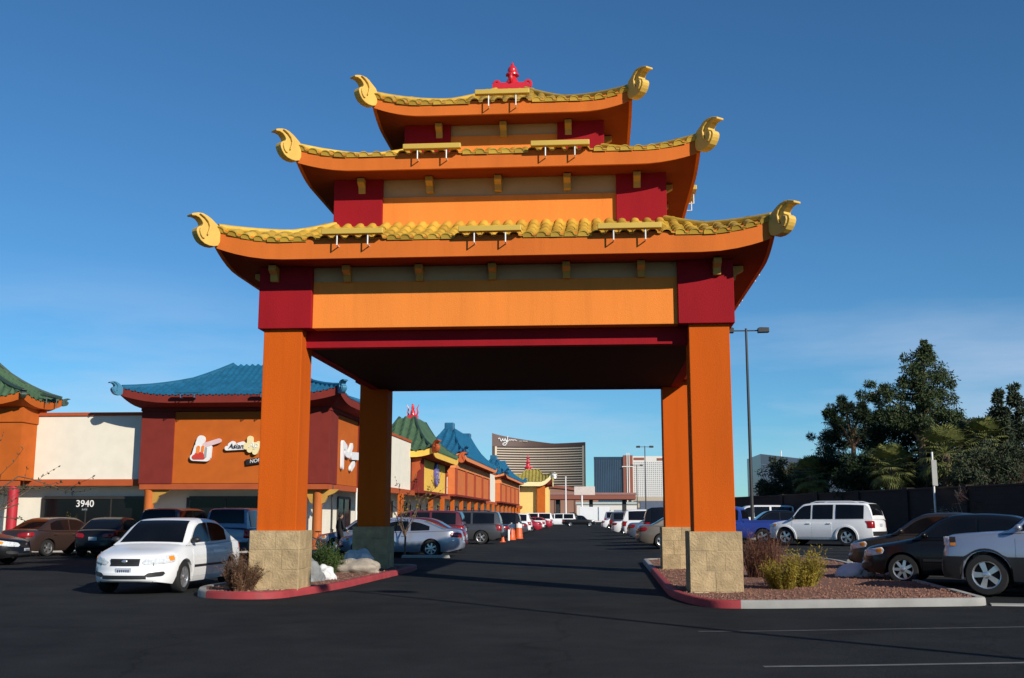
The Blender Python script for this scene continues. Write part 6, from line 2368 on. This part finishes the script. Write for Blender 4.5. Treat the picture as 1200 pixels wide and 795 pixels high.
sheet(lambda u: 0, lambda u: 149.5, -1.3, 4, .965, .985).build('edge_band', M_CREAMBAND, ht, fix=False)
# the script signature: "wynn"
STROKES = [[(0, 9), (2, 12), (4, 10), (5, 4), (7, 3), (9, 9), (10, 11), (10.5, 5), (13, 4), (15, 12)],
           [(15, 12), (15.5, 6), (18, 4), (20, 9), (21, 19)], [(20, 9), (19, -2), (15, -9), (10, -8), (10, -4), (16, 0), (23, 5)],
           [(23, 5), (25, 9), (26, 5), (28, 8), (30, 9), (30.5, 5)], [(30.5, 5), (33, 9), (34, 5), (36, 8), (38, 9), (39, 5), (42, 6)]]
sg = MB()
for st in STROKES:
    sm = []
    for a, b in zip(st, st[1:]):
        for q in range(4):
            sm.append((lerp(a[0], b[0], q / 4), lerp(a[1], b[1], q / 4)))
    sm.append(st[-1])
    pts = []
    for (px_, pz_) in sm:
        u = .065 + px_ * .92 / 198
        p = arc(u, -2.4)
        pts.append((p.x, p.y, 158.5 + pz_ * .72))
    sg.tube(pts, .95 if st[0][0] < 22 else .6, 5)
sg.build('signature', M_SIGNWHITE, ht, smooth=60)
me = text_mesh('LAS VEGAS', 3.6, .3)
o = link('lettering', me, M_SIGNWHITE, ht)
p = arc(.33, -2.4)
o.location = (p.x, p.y, 161.5)

h2 = thing('slab_hotel', 'hotel with dark blue glass wing, red brown core and white window wing', 'hotel', (40, 1900, 0))
MB().box(-47, 3.5, 0, 40, 0, 102).build('glass_wing', M_NAVYGLASS, h2)
for i in range(17):
    x = -46.5 + i * 3.05
    MB().box(x, x + .5, -.6, .1, 0, 100.5).build('fin', M_NAVYLINE, h2, fix=False)
MB().box(-47.2, 3.4, -.8, 40.2, 100.6, 104.5).build('parapet', M_NAVYGLASS, h2)
MB().box(3.6, 20, -4, 40, 0, 107).build('core', M_HOTELRED, h2)
for x in (9.5, 13.0):
    MB().box(x, x + 1.6, -5.2, -3.9, 0, 111).build('pylon', M_HOTELWHITE, h2, fix=False)
MB().box(1.5, 22, -5.6, -5.25, 86.5, 88.2).build('string_course', M_HOTELWHITE, h2, fix=False)
MB().box(20.1, 108, 0, 40, 0, 105.5).build('white_wing', M_HOTELWHITE, h2)
MB().box(22, 40, -.7, -.02, 99, 103).build('sign_panel', M_HOTELRED, h2, fix=False)
MB().box(62, 90, -.7, -.02, 98, 102).build('sign_panel', M_HOTELRED, h2, fix=False)
w_ = MB()
for j in range(24):
    for i in range(26):
        x = 22 + i * 3.3
        w_.box(x, x + 1.7, -.25, .1, 14 + j * 3.45, 15.9 + j * 3.45)
stuff(w_.build('window', M_HOTELWIN, h2, fix=False))

gb = thing('office_block', 'plain grey blue office block behind the trees right of the lamp post', 'office building', (43, 230, 0))
MB().prism([(-10.7, 0), (12, 0), (12, 11.2), (-10.7, 13.9)], -10, 10).build('wall', mat('grey_blue_glass', (.06, .085, .12), .3, var=.15, vscale=.1), gb)
for i in range(7):
    MB().box(-10.8, 12, -10.12, -9.99, 1.2 + i * 1.75, 1.32 + i * 1.75).build('mullion', M_NAVYLINE, gb, fix=False)
for x in (-6.5, 2.0):
    MB().tube([(x, -9, 12), (x, -9, 14.6)], .12, 6).build('vent_pipe', M_WHITEMETAL, gb)

mb_ = thing('curved_store', 'low brown curved building in front of the bronze hotel', 'building', (-17, 420, 0))
pts = [(-24, 0), (17, 0), (17, 9.2), (12, 10.6), (4, 11.9), (-6, 12.7), (-24, 13.2)]
MB().prism(pts, -6, 20).build('wall', mat('brown_render', (.30, .15, .10), .85, var=.12, vscale=.15), mb_)
MB().prism([(x * 1.003, z + .1) for x, z in pts[2:]] + [(-24, 14.3), (-6, 13.8), (4, 13), (12, 11.7), (17.2, 10.3)], -6.6, 20.5).build('roof', M_HOTELRED, mb_)
for i in range(5):
    MB().box(-22 + i * 7.5, -21.4 + i * 7.5, -6.25, -5.99, 0, 8.5).build('rib', mat('brown_rib', (.20, .10, .07), .85), mb_, fix=False)

cn = thing('station_canopy', 'wide red brown flat canopy on posts at the far end of the lot', 'canopy', (-2, 300, 0))
MB().box(-12.5, 12, -6, 6, 6.1, 7.3).build('roof', M_HOTELRED, cn, bevel=.1)
MB().box(-12.6, 12.1, -6.1, 6.1, 7.32, 7.9).build('edge', mat('canopy_edge', (.30, .16, .14), .7), cn, bevel=.05)
for x in (-9, 0, 9):
    for y in (-3.5, 3.5):
        MB().box(x - .5, x + .5, y - .5, y + .5, 0, 6.1).build('post', M_FRAME, cn, fix=False)
kiosk = thing('white_store', 'low white store building under and behind the canopy', 'building', (2.5, 330, 0))
MB().box(-9, 9, 0, 12, 0, 5.2).build('wall', M_HOTELWHITE, kiosk)
MB().box(-9.3, 9.3, -.4, 12.3, 5.2, 5.9).build('roof', mat('store_roof', (.42, .47, .44), .6), kiosk)
for i in range(5):
    MB().box(-8 + i * 3.4, -5.6 + i * 3.4, -.08, .02, .8, 3.6).build('window', M_HOTELWIN, kiosk, fix=False)
be = thing('beige_garage', 'beige parking structure below the white hotel wing', 'building', (32, 500, 0))
MB().box(-17, 45, 0, 40, 0, 10.5).build('wall', mat('beige_render', (.48, .40, .30), .85, var=.08, vscale=.1), be)
for j in range(3):
    MB().box(-16, 44, -.1, .05, 1.6 + j * 3, 2.7 + j * 3).build('opening', mat('garage_shade', (.16, .14, .12), .9), be, fix=False)
tr_ = thing('dark_trailer', 'blue grey box trailer parked left of the right gate pillar', 'trailer', (9.9, 200, gz(9.9, 200)))
MB().box(-2.4, 5.5, -1.3, 1.3, .9, 3.9).build('box_body', mat('trailer_blue', (.10, .12, .17), .5, var=.1), tr_, bevel=.05)
for x in (-.8, .4, 3.6):
    for s_ in (1, -1):
        make_wheel(tr_, x, s_ * 1.1, .5, s_, 0)
sgn_ = thing('roadside_sign', 'pale box sign on a thin white pole at the end of the lot', 'sign', (-3.4, 260, 0))
MB().tube([(-.5, 0, 0), (-.5, 0, 6.7)], .22, 8).build('pole', M_SIGNWHITE, sgn_, smooth=50)
MB().box(-2.3, 2.6, -.3, .3, 6.6, 8.6).build('panel', mat('sign_pale_pink', (.66, .56, .50), .6), sgn_, bevel=.05)
pl = thing('flag_pole', 'bare thin white pole in front of the curved hotel', 'pole', (-7.7, 260, 0))
MB().tube([(0, 0, 0), (0, 0, 10.7)], [.22, .14], 8).build('pole', M_SIGNWHITE, pl, smooth=50)
MB().ball((0, 0, 10.8), (.25, .25, .18), 8, 6).build('cap', M_SIGNWHITE, pl, smooth=60)
r_ = random.Random(77)
hb = MB()
for _ in range(2600):
    x, z = r_.uniform(-16, -5), 1.9 * r_.random() ** .7
    p = Vector((x, 270 + r_.uniform(0, 2), z * (1 + .3 * sin(x * 1.7))))
    leaf(hb, p, rand_dir(r_), rand_dir(r_), .5, .3)
hh = hb.build('hedge', F_DARK, None, fix=False)
tag(hh, 'dark green hedge along the foot of the brown curved building', 'hedge')
